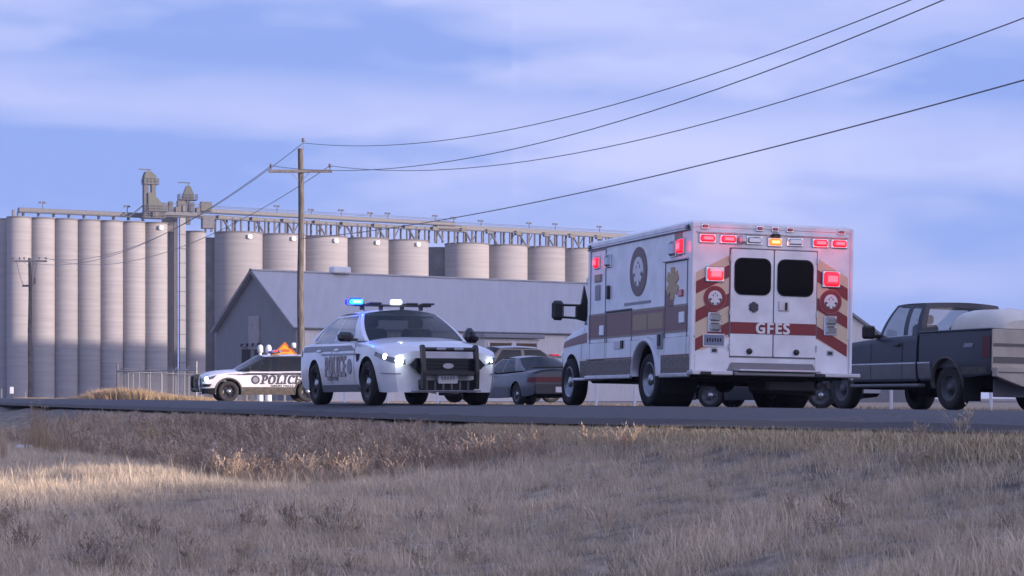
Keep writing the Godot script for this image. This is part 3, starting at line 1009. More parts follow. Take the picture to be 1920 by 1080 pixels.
func platform(o: Node3D, c: Vector3, s: Vector2) -> void:
	obj("platform", box(c, Vector3(s.x, 0.16, s.y)), M.steel_dark, o)
	var st := S()
	var p := []
	for k in [[-1, -1], [1, -1], [1, 1], [-1, 1]]: p.append(c + Vector3(k[0] * s.x / 2, 0, k[1] * s.y / 2))
	for k in 4:
		var a: Vector3 = p[k]
		var b: Vector3 = p[(k + 1) % 4]
		for y in [0.55, 1.1]: tube(st, [a + Vector3(0, y, 0), b + Vector3(0, y, 0)], 0.05, 5)
		for j in 4: tube(st, [a.lerp(b, j / 4.0), a.lerp(b, j / 4.0) + Vector3(0, 1.1, 0)], 0.05, 5)
	obj("railing", st, M.steel, o)

# ------------------------------------------------------------------ barn
func make_barn() -> void:
	var g := EYE - 0.35
	var o := thing("barn", "long grey metal barn with a dark gable end and white side wall", "barn", Vector3(-21.3, g, -170.0), 0.607)
	var hw := 7.0
	var eh := 6.15
	var rh := 10.9
	var L := 62.0
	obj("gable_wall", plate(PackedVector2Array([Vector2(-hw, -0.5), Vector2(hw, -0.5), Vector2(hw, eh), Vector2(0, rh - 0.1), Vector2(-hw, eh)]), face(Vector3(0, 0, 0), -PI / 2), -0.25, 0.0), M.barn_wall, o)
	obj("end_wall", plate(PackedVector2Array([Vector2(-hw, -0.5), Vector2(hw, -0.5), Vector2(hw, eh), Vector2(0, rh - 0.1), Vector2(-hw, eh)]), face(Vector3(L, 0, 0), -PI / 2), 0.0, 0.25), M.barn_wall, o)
	for s in [-1.0, 1.0]:
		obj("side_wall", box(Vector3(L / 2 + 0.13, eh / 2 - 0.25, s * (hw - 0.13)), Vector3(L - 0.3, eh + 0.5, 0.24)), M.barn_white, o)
		var st := S(false)
		var sl := Vector3(0, rh - eh, -s * hw)
		var nrm := Vector3(0, hw, s * (rh - eh)).normalized()
		var eave := Vector3(0, eh, s * hw) - sl.normalized() * 0.35
		var ridge := Vector3(0, rh, 0)
		var a := eave + Vector3(-0.35, 0, 0)
		var b := ridge + Vector3(-0.35, 0, 0)
		var X := Vector3(L + 0.7, 0, 0)
		q(st, a + nrm * 0.1, a + X + nrm * 0.1, b + X + nrm * 0.1, b + nrm * 0.1)
		q(st, a, b, b + X, a + X)
		q(st, a, a + nrm * 0.1, b + nrm * 0.1, b)
		q(st, a, a + X, a + X + nrm * 0.1, a + nrm * 0.1)
		obj("roof", st, M.barn_roof, o)
	obj("ridge_cap", box(Vector3(L / 2, rh + 0.08, 0), Vector3(L + 0.8, 0.14, 0.5), 0.03), M.barn_roof, o)
	for xx in [8.0, 35.5]:
		obj("ridge_vent", box(Vector3(xx, rh + 0.35, 0.2), Vector3(2.2 if xx > 10 else 1.7, 0.55, 0.9), 0.08), M.white, o)
	obj("barge_board", gable_trim(hw, eh, rh), M.barn_wall, o)
	obj("boarded_hatch", box(Vector3(-0.06, 5.8, 0.0), Vector3(0.08, 2.75, 1.9), 0.01), M.hatch, o)
	for k in 4: obj("hatch_board", box(Vector3(-0.115, 4.85 + 0.63 * k, 0.0), Vector3(0.03, 0.58, 1.84), 0.008), M.hatch, o)
	for z in [-1.5, 0.75]:
		obj("doorway", box(Vector3(-0.03, 2.2, z), Vector3(0.06, 4.5 if z < 0 else 4.3, 1.45)), M.void, o)
	obj("awning_rail", box(Vector3(-0.15, 4.75, -0.4), Vector3(0.14, 0.12, 3.4)), M.barn_trim, o)
	for k in 4: obj("rail_hanger", box(Vector3(-0.2, 4.8, -1.9 + 1.0 * k), Vector3(0.2, 0.22, 0.2)), M.void, o)
	# projecting loading bay with brown shutters, on the white long side
	var zf := hw + 1.6
	var bay := box(Vector3(20.0, 2.7, hw + 0.8), Vector3(5.6, 5.4, 1.6))
	obj("loading_bay", bay, M.barn_white, o)
	obj("bay_roof", box(Vector3(20.0, 5.62, hw + 0.85), Vector3(6.3, 0.34, 2.3), 0.05), M.barn_trim, o)
	for xx in [18.75, 21.35]:
		obj("shutter", box(Vector3(xx, 4.62, zf + 0.03), Vector3(2.2, 0.85, 0.06)), M.shutter, o)
		for j in 5: obj("shutter_slat", box(Vector3(xx, 4.28 + 0.17 * j, zf + 0.075), Vector3(2.16, 0.11, 0.03)), M.shutter, o)
	for xx in [17.5, 19.95, 20.2, 22.6]: obj("window_post", box(Vector3(xx, 4.62, zf + 0.07), Vector3(0.2, 1.0, 0.14)), M.white, o)
	obj("sill_band", box(Vector3(20.0, 4.05, zf + 0.06), Vector3(5.6, 0.1, 0.12)), M.barn_trim, o)
	obj("wall_band", box(Vector3(43.0, 4.0, hw + 0.05), Vector3(38.0, 0.14, 0.1)), M.barn_trim, o)
	obj("wall_band", box(Vector3(31.0, 5.95, hw + 0.06), Vector3(61.0, 0.16, 0.1)), M.barn_trim, o)
	# a second shed seen past the ambulance
	var s2 := thing("storage_shed", "grey shed with a sloping roof edge, between ambulance and pickup", "shed", Vector3(20.7, g, -128.0), 0.3)
	obj("gable_wall", plate(PackedVector2Array([Vector2(-5.5, -0.5), Vector2(5.5, -0.5), Vector2(5.5, 2.3), Vector2(0, 5.8), Vector2(-5.5, 2.3)]), face(Vector3.ZERO, 0.0), -0.2, 0.0), M.barn_white, s2)
	obj("wainscot", box(Vector3(0, 0.9, 0.03), Vector3(11.0, 2.4, 0.06)), M.barn_wall, s2)
	for s in [-1.0, 1.0]:
		var n := Vector3(s * 3.5, 5.5, 0).normalized()
		var c := Vector3(s * 2.9, 3.95, -9.0) + n * 0.09
		obj("roof", box(c, Vector3(7.1, 0.14, 18.6), 0.0, Basis(Vector3.BACK, -s * atan2(3.5, 5.5))), M.barn_trim, s2)
		obj("side_wall", box(Vector3(s * 5.38, 0.85, -9.1), Vector3(0.2, 2.7, 17.8)), M.barn_white, s2)

func gable_trim(hw: float, eh: float, rh: float) -> SurfaceTool:
	var st := S(false)
	for s in [-1.0, 1.0]:
		var a := Vector3(-0.4, eh, s * hw)
		var b := Vector3(-0.4, rh, 0)
		bx(st, (a + b) / 2 + Vector3(0, -0.02, 0), Vector3(0.1, 0.26, (b - a).length() + 0.4), Basis(Vector3.RIGHT, s * atan2(rh - eh, hw)))
	return st

# ------------------------------------------------------------------ poles, wires, fence, posts, sign
func insul(o: Node3D, p: Vector3) -> void:
	var st := S()
	lathe(st, [Vector2(0.02, 0), Vector2(0.02, 0.1), Vector2(0.07, 0.11), Vector2(0.075, 0.16), Vector2(0.04, 0.17), Vector2(0.06, 0.2), Vector2(0.055, 0.25), Vector2(0, 0.27)], 12, Transform3D(Basis.IDENTITY, p))
	obj("insulator", st, M.porcelain, o)

func utility_pole(at: Vector3, h: float, label: String, arm: float, big: bool) -> Node3D:
	var o := thing("utility_pole", label, "utility pole", at, 0.0, "utility poles along the road")
	var st := S()
	var pts := []
	for k in 9: pts.append(Vector3(0.02 * sin(k * 1.3), h * k / 8.0 - 0.4 * (1 if k == 0 else 0), 0.015 * cos(k * 1.7)))
	tube(st, pts, 0.165, 14, 0.115)
	obj("pole", st, M.pole_wood, o)
	obj("crossarm", box(Vector3(0, arm, 0.16), Vector3(2.72, 0.125, 0.1), 0.012), M.arm_wood, o)
	for s in [-1.0, 1.0]:
		obj("arm_brace", bar(Vector3(s * 0.42, arm - 0.05, 0.22), Vector3(s * 0.06, arm - 0.4, 0.15), 0.014, 6), M.galv, o)
		insul(o, Vector3(s * 1.26, arm + 0.06, 0.16))
	if big:
		obj("ridge_pin", box(Vector3(0.1, h + 0.1, 0), Vector3(0.04, 0.34, 0.04)), M.galv, o)
		insul(o, Vector3(0.1, h + 0.2, 0))
	else:
		for s in [-0.75, -0.4, 0.75]: insul(o, Vector3(s, arm + 0.06, 0.16))
		obj("cutout", box(Vector3(0.42, arm - 1.5, 0.16), Vector3(0.12, 0.5, 0.12), 0.03), M.porcelain, o)
		obj("cutout", box(Vector3(-0.3, arm - 1.9, 0.18), Vector3(0.5, 0.14, 0.12), 0.03), M.steel_dark, o)
		for s in [-1.0, 0.62]:
			var j := S()
			var jp := []
			for k in 9:
				var t := k / 8.0
				jp.append(Vector3(lerpf(s, s * 0.15, t), arm + 0.1 - 2.0 * sin(t * PI * 0.62), 0.2))
			tube(j, jp, 0.02, 5)
			obj("jumper_wire", j, M.wire, o)
	return o

func wire(a: Vector3, b: Vector3, sag: float, label: String, r := 0.02) -> void:
	var pts := []
	for k in 41:
		var t := k / 40.0
		pts.append(a.lerp(b, t) - Vector3(0, 4 * sag * t * (1 - t), 0))
	var st := S()
	tube(st, pts, r, 6)
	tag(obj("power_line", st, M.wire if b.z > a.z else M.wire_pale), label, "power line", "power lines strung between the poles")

func make_poles() -> void:
	var y := EYE
	var A := utility_pole(Vector3(-9.05, y - 0.3, -88.0), 11.0, "tall weathered wooden utility pole in front of the barn", 10.02, true)
	var B := utility_pole(Vector3(-37.1, y - 0.3, -158.0), 11.1, "smaller utility pole with dangling jumper wires before the slim silos", 10.85, false)
	var C := utility_pole(Vector3(18.75, y - 0.4, -18.0), 11.5, "nearest utility pole, beyond the right edge of the view", 10.6, true)
	var top := Vector3(-8.95, y + 10.95, -88.0)
	wire(top, Vector3(18.85, y + 11.35, -18.0), 2.86, "topmost wire, rising from the big pole's tip to the upper right", 0.0135)
	wire(Vector3(-10.31, y + 9.95, -87.84), Vector3(17.49, y + 10.55, -17.84), 2.86, "wire rising right from the left end of the big pole's crossarm", 0.0135)
	wire(Vector3(-7.79, y + 9.95, -87.84), Vector3(20.0, y + 10.55, -17.84), 2.86, "wire rising right from the right end of the big pole's crossarm", 0.0135)
	wire(Vector3(-8.93, y + 6.85, -88.0), Vector3(18.87, y + 7.2, -18.0), 0.98, "lowest cable, from mid height of the big pole to the right edge", 0.016)
	wire(top, Vector3(-37.0, y + 11.0, -158.0), 2.0, "wire falling left from the big pole's tip", 0.016)
	wire(Vector3(-10.31, y + 9.95, -87.84), Vector3(-38.36, y + 10.8, -157.84), 1.95, "wire falling left from the left end of the big pole's crossarm", 0.016)
	wire(Vector3(-7.79, y + 9.95, -87.84), Vector3(-35.84, y + 10.8, -157.84), 1.95, "wire falling left from the right end of the big pole's crossarm, behind the pole", 0.016)

func make_small() -> void:
	# chain-link fence with barbed-wire arms, two runs meeting at a corner
	var f := thing("chain_link_fence", "galvanised chain-link fence with slanted barbed-wire arms behind tan weeds", "fence", Vector3.ZERO)
	var P0 := Vector3(-22.1, EYE - 0.5, -115.0)
	var P1 := Vector3(-16.6, EYE - 0.5, -108.0)
	var P2 := Vector3(-17.2, EYE - 0.5, -150.0)
	var runs := [[P0, P1, 7], [P0, P2, 13]]
	for rn in runs:
		var a: Vector3 = rn[0]
		var b: Vector3 = rn[1]
		var n: int = rn[2]
		var d: Vector3 = (b - a)
		for k in n + 1:
			var p := a.lerp(b, k / float(n))
			var tall := k == 0 or k == n
			obj("post", bar(p, p + Vector3(0, 2.45 if tall else 1.95, 0), 0.055 if tall else 0.03, 8), M.galv, f)
			obj("barb_arm", bar(p + Vector3(0, 1.93, 0), p + Vector3(0.28, 2.2, 0.1), 0.02, 6), M.galv, f)
		obj("top_rail", bar(a + Vector3(0, 2.0, 0), b + Vector3(0, 2.0, 0), 0.035, 8), M.galv, f)
		for w in 3:
			var off := Vector3(0.1 + 0.09 * w, 2.0 + 0.09 * w, 0.03 * w)
			obj("barbed_wire", bar(a + off, b + off, 0.008, 4), M.galv, f)
		var st := S(false)
		var len: float = d.length()
		var u := d / len
		var st0 := 0.16
		var i := -1.9
		while i < len:
			for sg in [1.0, -1.0]:
				var x0: float = i if sg > 0 else i + 1.9
				var x1: float = i + 1.9 if sg > 0 else i
				var y0 := 0.0
				var y1 := 1.9
				var e0 := clampf(x0, 0, len)
				var e1 := clampf(x1, 0, len)
				var q0 := lerpf(y0, y1, (e0 - x0) / (x1 - x0))
				var q1 := lerpf(y0, y1, (e1 - x0) / (x1 - x0))
				var v0 := a + u * e0 + Vector3(0, q0, 0)
				var v1 := a + u * e1 + Vector3(0, q1, 0)
				if (v1 - v0).length() > 0.02: tube(st, [v0, v1], 0.006, 3, -1.0, false)
			i += st0
		var mesh := obj("wire_mesh", st, M.galv, f)
		mesh.set_meta("kind", "stuff")
	# white marker posts along the far side of the road
	var names := ["white marker post seen under the patrol sedan's middle, left one", "white marker post seen just right of the sedan's near front wheel", "white marker post seen between the sedan's front wheels", "white marker post seen right behind the ambulance's front wheel", "white marker post seen left of the ambulance's rear wheel", "white marker post seen under the pickup's cab", "white marker post seen under the pickup's tail"]
	var xs := [-313.0, -233.0, -140.0, 158.0, 230.0, 711.0, 898.0]
	for k in xs.size():
		var d := 50.0 - 0.9 * k if k < 5 else 42.0
		var o := thing("marker_post", names[k], "marker post", on(xs[k], d), 0.0, "white marker posts beyond the road")
		obj("post", box(Vector3(0, 0.25, 0), Vector3(0.06, 0.9, 0.06), 0.01), M.white, o)
		obj("cap", box(Vector3(0, 0.715, 0), Vector3(0.09, 0.03, 0.09), 0.008), M.white_gloss, o)
	# white debris and a low white marker
	var w := thing("marker_cone", "little pale marker on the road beside the ambulance's rear wheel", "marker", Vector3(3.06, EYE - 0.145, -37.0))
	obj("base", box(Vector3(0, 0.03, 0), Vector3(0.2, 0.06, 0.2), 0.02), M.white, w)
	obj("stem", box(Vector3(0, 0.11, 0), Vector3(0.08, 0.12, 0.08), 0.02), M.white, w)
	# white vent risers behind the SUV
	for k in 2:
		var o := thing("vent_riser", ["left one of two white capped riser pipes behind the police SUV", "right one of two white capped riser pipes behind the police SUV"][k], "riser pipe", on(-472.0 + 15.5 * k, 92.0), 0.0, "white riser pipes behind the police SUV")
		var st := S()
		lathe(st, [Vector2(0.14, -0.3), Vector2(0.14, 2.0), Vector2(0.1, 2.06), Vector2(0.07, 2.1), Vector2(0.07, 2.25)], 14)
		obj("pipe", st, M.white, o)
		var cp := S()
		lathe(cp, [Vector2(0.07, 2.25), Vector2(0.13, 2.27), Vector2(0.13, 2.5), Vector2(0.08, 2.6), Vector2(0, 2.62)], 14)
		obj("cap", cp, M.white, o)
	# orange warning sign
	var s := thing("warning_sign", "orange diamond warning sign showing above the police SUV's roof", "road sign", on(-426.0, 84.0), 0.0)
	obj("post", box(Vector3(0, 1.0, -0.05), Vector3(0.08, 2.6, 0.06)), M.galv, s)
	var dm := PackedVector2Array([Vector2(0.52, 0), Vector2(0, 0.52), Vector2(-0.52, 0), Vector2(0, -0.52)])
	obj("panel", plate(dm, face(Vector3(0, 2.0, 0), 0.1), 0.0, 0.01), M.sign_orange, s)
	var rim := S(false)
	for k in 4:
		var a := Vector2(cos(k * PI / 2), sin(k * PI / 2)) * 0.47
		var b := Vector2(cos((k + 1) * PI / 2), sin((k + 1) * PI / 2)) * 0.47
		var n := Vector2(b.y - a.y, a.x - b.x).normalized() * 0.028
		prism(rim, PackedVector2Array([a - n, a + n, b + n, b - n]), 0.01, 0.014, face(Vector3(0, 2.0, 0), 0.1))
	obj("border", rim, M.sign_red, s)
	var mk := S(false)
	for k in 3: prism(mk, rr(0.38 - 0.08 * k, 0.1, 0.02, Vector2(0, 0.16 - 0.17 * k)), 0.01, 0.014, face(Vector3(0, 2.0, 0), 0.1))
	obj("faded_print", mk, M.sign_red, s)
	var fl := S()
	lathe(fl, [Vector2(0.03, 0), Vector2(0.1, 0.03), Vector2(0.1, 0.2), Vector2(0, 0.24)], 12, Transform3D(Basis.IDENTITY, Vector3(0.36, 2.26, 0)))
	obj("flasher", fl, M.white, s)
	var mp := thing("meter_post", "short post with a white tag at far left below the slim silos", "meter post", on(-938.0, 150.0))
	obj("post", box(Vector3(0, 0.2, 0), Vector3(0.12, 0.8, 0.12)), M.steel_dark, mp)
	obj("tag", box(Vector3(0, 0.75, 0.05), Vector3(0.26, 0.5, 0.12), 0.02), M.white, mp)
	for k in 2:
		var o2 := thing("fence_stake", ["thin grey stake at the left edge below the slim silos", "short grey stake just left of the small utility pole"][k], "stake", on([-957.0, -912.0][k], 150.0))
		obj("stake", box(Vector3(0, 0.3, 0), Vector3(0.07, [1.1, 0.7][k], 0.07)), M.galv, o2)

func make_casters() -> void:
	# the buildings at the right, outside the picture, whose long evening shade lies over the road and the silo feet
	var spec := [["warehouse", "tall grey steel warehouse right of the road, outside the view", 35.7, 32.0, Vector3(37.0, 9.9, 10.0), 1.083], ["low_shed", "low lean-to joined to the warehouse, outside the view", 10.0, 28.0, Vector3(14.0, 3.3, 6.0), 1.083], ["grain_warehouse", "long flat grain warehouse east of the barn, outside the view", 162.0, -12.0, Vector3(84.0, 21.0, 14.0), 1.083], ["storage_hall", "huge flat-roofed storage hall east of the elevator, outside the view", 332.0, -35.0, Vector3(82.0, 37.3, 20.0), 0.453]]
	for a in spec:
		var p: float = a[2]
		var r: float = a[3]
		var o := thing(a[0], a[1], "warehouse", Vector3(0.469 * p + 0.883 * r, 0, -0.883 * p + 0.469 * r), a[5])
		var s: Vector3 = a[4]
		obj("walls", box(Vector3(0, s.y / 2 - 1.0, 0), Vector3(s.x, s.y + 2.0, s.z)), M.barn_white, o)
		obj("roof", box(Vector3(0, s.y + 0.15, 0), s * Vector3(1, 0, 1) + Vector3(0.8, 0.3, 0.8)), M.barn_roof, o)

# ------------------------------------------------------------------ police sedan
func fb(c: Array) -> PackedVector2Array: return PackedVector2Array(c)

func make_sedan() -> void:
	var o := thing("police_sedan", "white police sedan with push bar, headlights on and blue roof beacon lit", "police car", Vector3(-1.86, EYE - 0.1, -33.0), -1.196)
	var P := {"keys": [[-2.72, 0.66, 0.80, 0.92, 0.46], [-2.62, 0.82, 0.90, 1.02, 0.38], [-2.35, 0.92, 0.97, 1.09, 0.30], [-1.6, 0.958, 0.99, 1.11, 0.22], [-0.4, 0.965, 0.97, 1.03, 0.21], [0.9, 0.965, 0.95, 1.06, 0.21], [1.5, 0.955, 0.89, 1.01, 0.21], [2.05, 0.90, 0.80, 0.92, 0.19], [2.30, 0.78, 0.73, 0.83, 0.19], [2.42, 0.62, 0.67, 0.76, 0.20]], "arches": [[1.435, 0.34, 0.405], [-1.435, 0.34, 0.405]], "tuck": 0.05, "tumble": 0.06}
	obj("body", body(P), M.car_white, o)
	obj("underbody", box(Vector3(-0.1, 0.42, 0), Vector3(4.6, 0.42, 1.26), 0.05), M.black, o)
	greenhouse(o, {"xf0": 1.0, "xf1": 0.18, "xr1": -1.05, "xr0": -2.0, "ybf": 0.99, "ybr": 1.05, "yt": 1.44, "crown": 0.07, "wb": 0.885, "wt": 0.64, "seat": -0.1, "front_pane": M.pane_wind, "win": [[-1.75, -1.5, -1.02, -0.98], [-1.46, -0.46, -0.94, -0.46], [-0.40, 0.62, -0.42, 0.10]]}, M.car_white, M.pane, M.car_white)
	for k in 4:
		var s := 1 if k < 2 else -1
		wheel(o, Vector3(1.435 if k % 2 == 0 else -1.435, 0.34, 0.83 * s), 0.345, 0.25, s, M.rim_dark)
	for sg in [1.0, -1.0]:
		var tag_ := "" if sg > 0 else ""
		obj("sill_cladding", hug(P, [Vector2(-1.02, 0.20), Vector2(1.02, 0.20), Vector2(1.02, 0.315), Vector2(-1.02, 0.315)], sg, 0.012), M.trim_grey, o)
		obj("swoosh_stripe", hug(P, [Vector2(-2.2, 0.87), Vector2(0.85, 0.845), Vector2(0.6, 0.93), Vector2(-2.2, 0.965)], sg, 0.004, 16), M.decal_grey, o)
		obj("door_line", hug(P, [Vector2(-0.44, 0.33), Vector2(-0.425, 0.33), Vector2(-0.425, 0.95), Vector2(-0.44, 0.95)], sg, 0.003, 2), M.black, o)
		obj("door_line", hug(P, [Vector2(0.82, 0.33), Vector2(0.835, 0.33), Vector2(0.835, 0.93), Vector2(0.82, 0.93)], sg, 0.003, 2), M.black, o)
		obj("rocker_crease", hug(P, [Vector2(-1.0, 0.79), Vector2(0.9, 0.77), Vector2(0.9, 0.80), Vector2(-1.0, 0.825)], sg, 0.004, 12), M.decal_grey, o)
		obj("fender_badge", hug(P, [Vector2(0.98, 0.66), Vector2(1.08, 0.70), Vector2(1.12, 0.79), Vector2(0.92, 0.79)], sg, 0.008, 3), M.black, o)
		for x in [-1.12, -0.12]:
			obj("door_handle", box(Vector3(x, 0.87, (zside(P, x, 0.87) + 0.018) * sg), Vector3(0.2, 0.04, 0.03), 0.01), M.white_gloss, o)
		var ry := 0.0 if sg > 0 else PI
		word(o, "POLICE", 0.315, 0.03, M.decal_gold, face(Vector3(-0.18, 0.60, (zside(P, 0, 0.60) - 0.004) * sg), ry), "lettering", 700, "Droid Sans", 0.78)
		word(o, "GREAT FALLS", 0.07, 0.02, M.decal_gold, face(Vector3(-0.35, 0.42, (zside(P, 0, 0.42) + 0.0) * sg), ry))
		obj("door_crest", plate(circ(0.12, 20), face(Vector3(0.6, 0.60, (zside(P, 0.6, 0.6) - 0.003) * sg), ry), -0.004, 0.012), M.decal_grey, o)
		# headlamp wrapping the corner, with lit projector and lit inner lamp
		var hl := obj("headlight", hug(P, [Vector2(1.86, 0.735), Vector2(2.405, 0.60), Vector2(2.40, 0.685), Vector2(1.84, 0.805)], sg, 0.008, 14), M.lens_dark, o)
		obj("side_marker", hug(P, [Vector2(1.80, 0.74), Vector2(1.86, 0.735), Vector2(1.86, 0.80), Vector2(1.81, 0.80)], sg, 0.012, 2), M.decal_grey, o)
		var lit := 1.0 if sg > 0 else 0.35
		var d1 := Vector3(2.13, 0.725, (zside(P, 2.13, 0.725) - 0.005) * sg)
		var d2 := Vector3(2.345, 0.665, (zside(P, 2.345, 0.665) + 0.0) * sg)
		var n1 := Basis.looking_at(Vector3(-1, 0, -0.8 * sg), Vector3.UP)
		lamp_disc(o, d1, n1, 0.05 if sg > 0 else 0.02, M.lamp_white if sg > 0 else M.lens_clear, 0.0)
		lamp_disc(o, d2, Basis.looking_at(Vector3(-1, 0, -1.0 * sg), Vector3.UP), 0.075 if sg > 0 else 0.03, M.lamp_white, 0.02 * lit)
		mirror(o, Vector3(0.62, 1.06, sg * 1.04), Vector3(0.14, 0.15, 0.26), M.black_gloss, sg)
		obj("tail_light", hug(P, [Vector2(-2.69, 0.80), Vector2(-2.3, 0.80), Vector2(-2.32, 0.92), Vector2(-2.68, 0.88)], sg, 0.01, 8), M.lens_red, o)
		obj("bumper_crease", hug(P, [Vector2(2.0, 0.47), Vector2(2.36, 0.455), Vector2(2.36, 0.475), Vector2(2.0, 0.485)], sg, 0.006, 8), M.decal_grey, o)
	# nose
	var N := face(Vector3(2.42, 0, 0), PI / 2)    # poly x runs to the car's left
	obj("grille", plate(fb([Vector2(-0.50, 0.70), Vector2(0.50, 0.70), Vector2(0.60, 0.60), Vector2(0.42, 0.445), Vector2(-0.42, 0.445), Vector2(-0.60, 0.60)]), N, -0.06, 0.03), M.black_gloss, o)
	for k in 4: obj("grille_bar", box(Vector3(2.455, 0.50 + 0.05 * k, 0), Vector3(0.02, 0.012, 0.86), 0.004), M.black, o)
	var em := S(false)
	var ov := circ(1.0, 24)
	for i in ov.size(): ov[i] *= Vector2(0.085, 0.04)
	prism(em, ov, 0.03, 0.06, face(Vector3(2.42, 0.585, 0), PI / 2))
	obj("grille_emblem", em, M.chrome, o)
	obj("lower_intake", plate(rr(0.86, 0.15, 0.03, Vector2(0, 0.295)), N, -0.06, 0.02), M.black, o)
	for k in 6: obj("intake_rib", box(Vector3(2.445, 0.29, -0.33 + 0.132 * k), Vector3(0.02, 0.13, 0.03), 0.006), M.trim_grey, o)
	obj("bumper_lip", box(Vector3(2.40, 0.212, 0), Vector3(0.14, 0.02, 1.06), 0.006), M.decal_grey, o)
	var pl := obj("license_plate", plate(rr(0.31, 0.155, 0.02, Vector2(0, 0.40)), N, 0.03, 0.045), M.plate_white, o)
	for k in 5: obj("plate_smudge", plate(rr(0.028, 0.055, 0.008, Vector2(-0.09 + 0.045 * k, 0.40)), N, 0.045, 0.047), M.decal_grey, pl)
	# push bar
	for s in [-1.0, 1.0]:
		var st := S(false)
		prism(st, fb([Vector2(0, 0.24), Vector2(0.10, 0.24), Vector2(0.12, 0.5), Vector2(0.07, 0.86), Vector2(0.02, 0.90), Vector2(-0.05, 0.88), Vector2(0.02, 0.6)]), -0.028, 0.028, Transform3D(Basis.IDENTITY, Vector3(2.50, 0, s * 0.42)))
		obj("push_bar_upright", st, M.black_satin, o)
		obj("push_bar_mount", box(Vector3(2.46, 0.34, s * 0.42), Vector3(0.12, 0.08, 0.05)), M.black_satin, o)
	obj("push_bar_rail", bar(Vector3(2.53, 0.83, -0.42), Vector3(2.53, 0.83, 0.42), 0.032), M.black_satin, o)
	obj("push_bar_rail", box(Vector3(2.56, 0.475, 0), Vector3(0.05, 0.07, 0.8), 0.012), M.black_satin, o)
	for z in [-0.14, 0.14]: obj("push_bar_lamp", box(Vector3(2.565, 0.835, z), Vector3(0.03, 0.04, 0.15), 0.01), M.lens_clear, o)
	# roof light bar
	var bx0 := -0.25
	obj("light_bar_base", box(Vector3(bx0, 1.60, 0), Vector3(0.22, 0.03, 1.30), 0.01), M.black_satin, o)
	for z in [-0.5, -0.18, 0.18, 0.5]: obj("light_bar_foot", box(Vector3(bx0, 1.555, z), Vector3(0.12, 0.06, 0.04), 0.006), M.black_satin, o)
	for z in [-0.60, -0.32, 0.30]: obj("light_bar_lens", box(Vector3(bx0 + 0.01, 1.632, z), Vector3(0.2, 0.032, 0.22), 0.015), M.lens_smoke, o)
	var xf := Transform3D(Basis(Vector3.UP, PI / 2), Vector3(bx0 + 0.02, 1.65, 0.63))
	lamp(o, "blue_beacon", Vector3(0.22, 0.085, 0.14), xf, M.lamp_blue, Color(0.1, 0.2, 1.0), 0.22, 0.05)
	obj("blue_lens", box(Vector3(bx0 - 0.02, 1.655, 0.63), Vector3(0.26, 0.11, 0.24), 0.03), M.lens_blue, o)
	lamp(o, "white_beacon", Vector3(0.17, 0.075, 0.13), Transform3D(Basis(Vector3.UP, PI / 2), Vector3(bx0 + 0.02, 1.655, -0.05)), M.lamp_white, Color(0.85, 0.95, 1), 0.04, 0.05)
	var an := S()
	tube(an, [Vector3(-1.4, 1.5, 0.1), Vector3(-1.42, 1.72, 0.1)], 0.008, 5)
	obj("antenna", an, M.black, o)
	obj("spotlight", box(Vector3(0.72, 1.12, -0.98), Vector3(0.2, 0.2, 0.17), 0.06), M.black_gloss, o)

func lamp_disc(o: Node3D, at: Vector3, bas: Basis, r: float, m: Material, e: float) -> void:
	var st := S()
	lathe(st, [Vector2(0, 0.03), Vector2(r * 0.6, 0.025), Vector2(r, 0.0), Vector2(r, -0.03)], 18, Transform3D(bas * Basis(Vector3.RIGHT, PI / 2), Vector3.ZERO))
	var x := obj("lamp_bulb", st, m, o, at)
	if e > 0.0:
		var l := OmniLight3D.new()
		l.name = "lamp_light"
		l.light_color = Color(0.9, 0.95, 1)
		l.light_energy = e
		l.light_size = r
		l.omni_range = 40
		l.omni_attenuation = 2.0
		l.shadow_enabled = true
		l.position = bas.z * 0.09
		x.add_child(l)

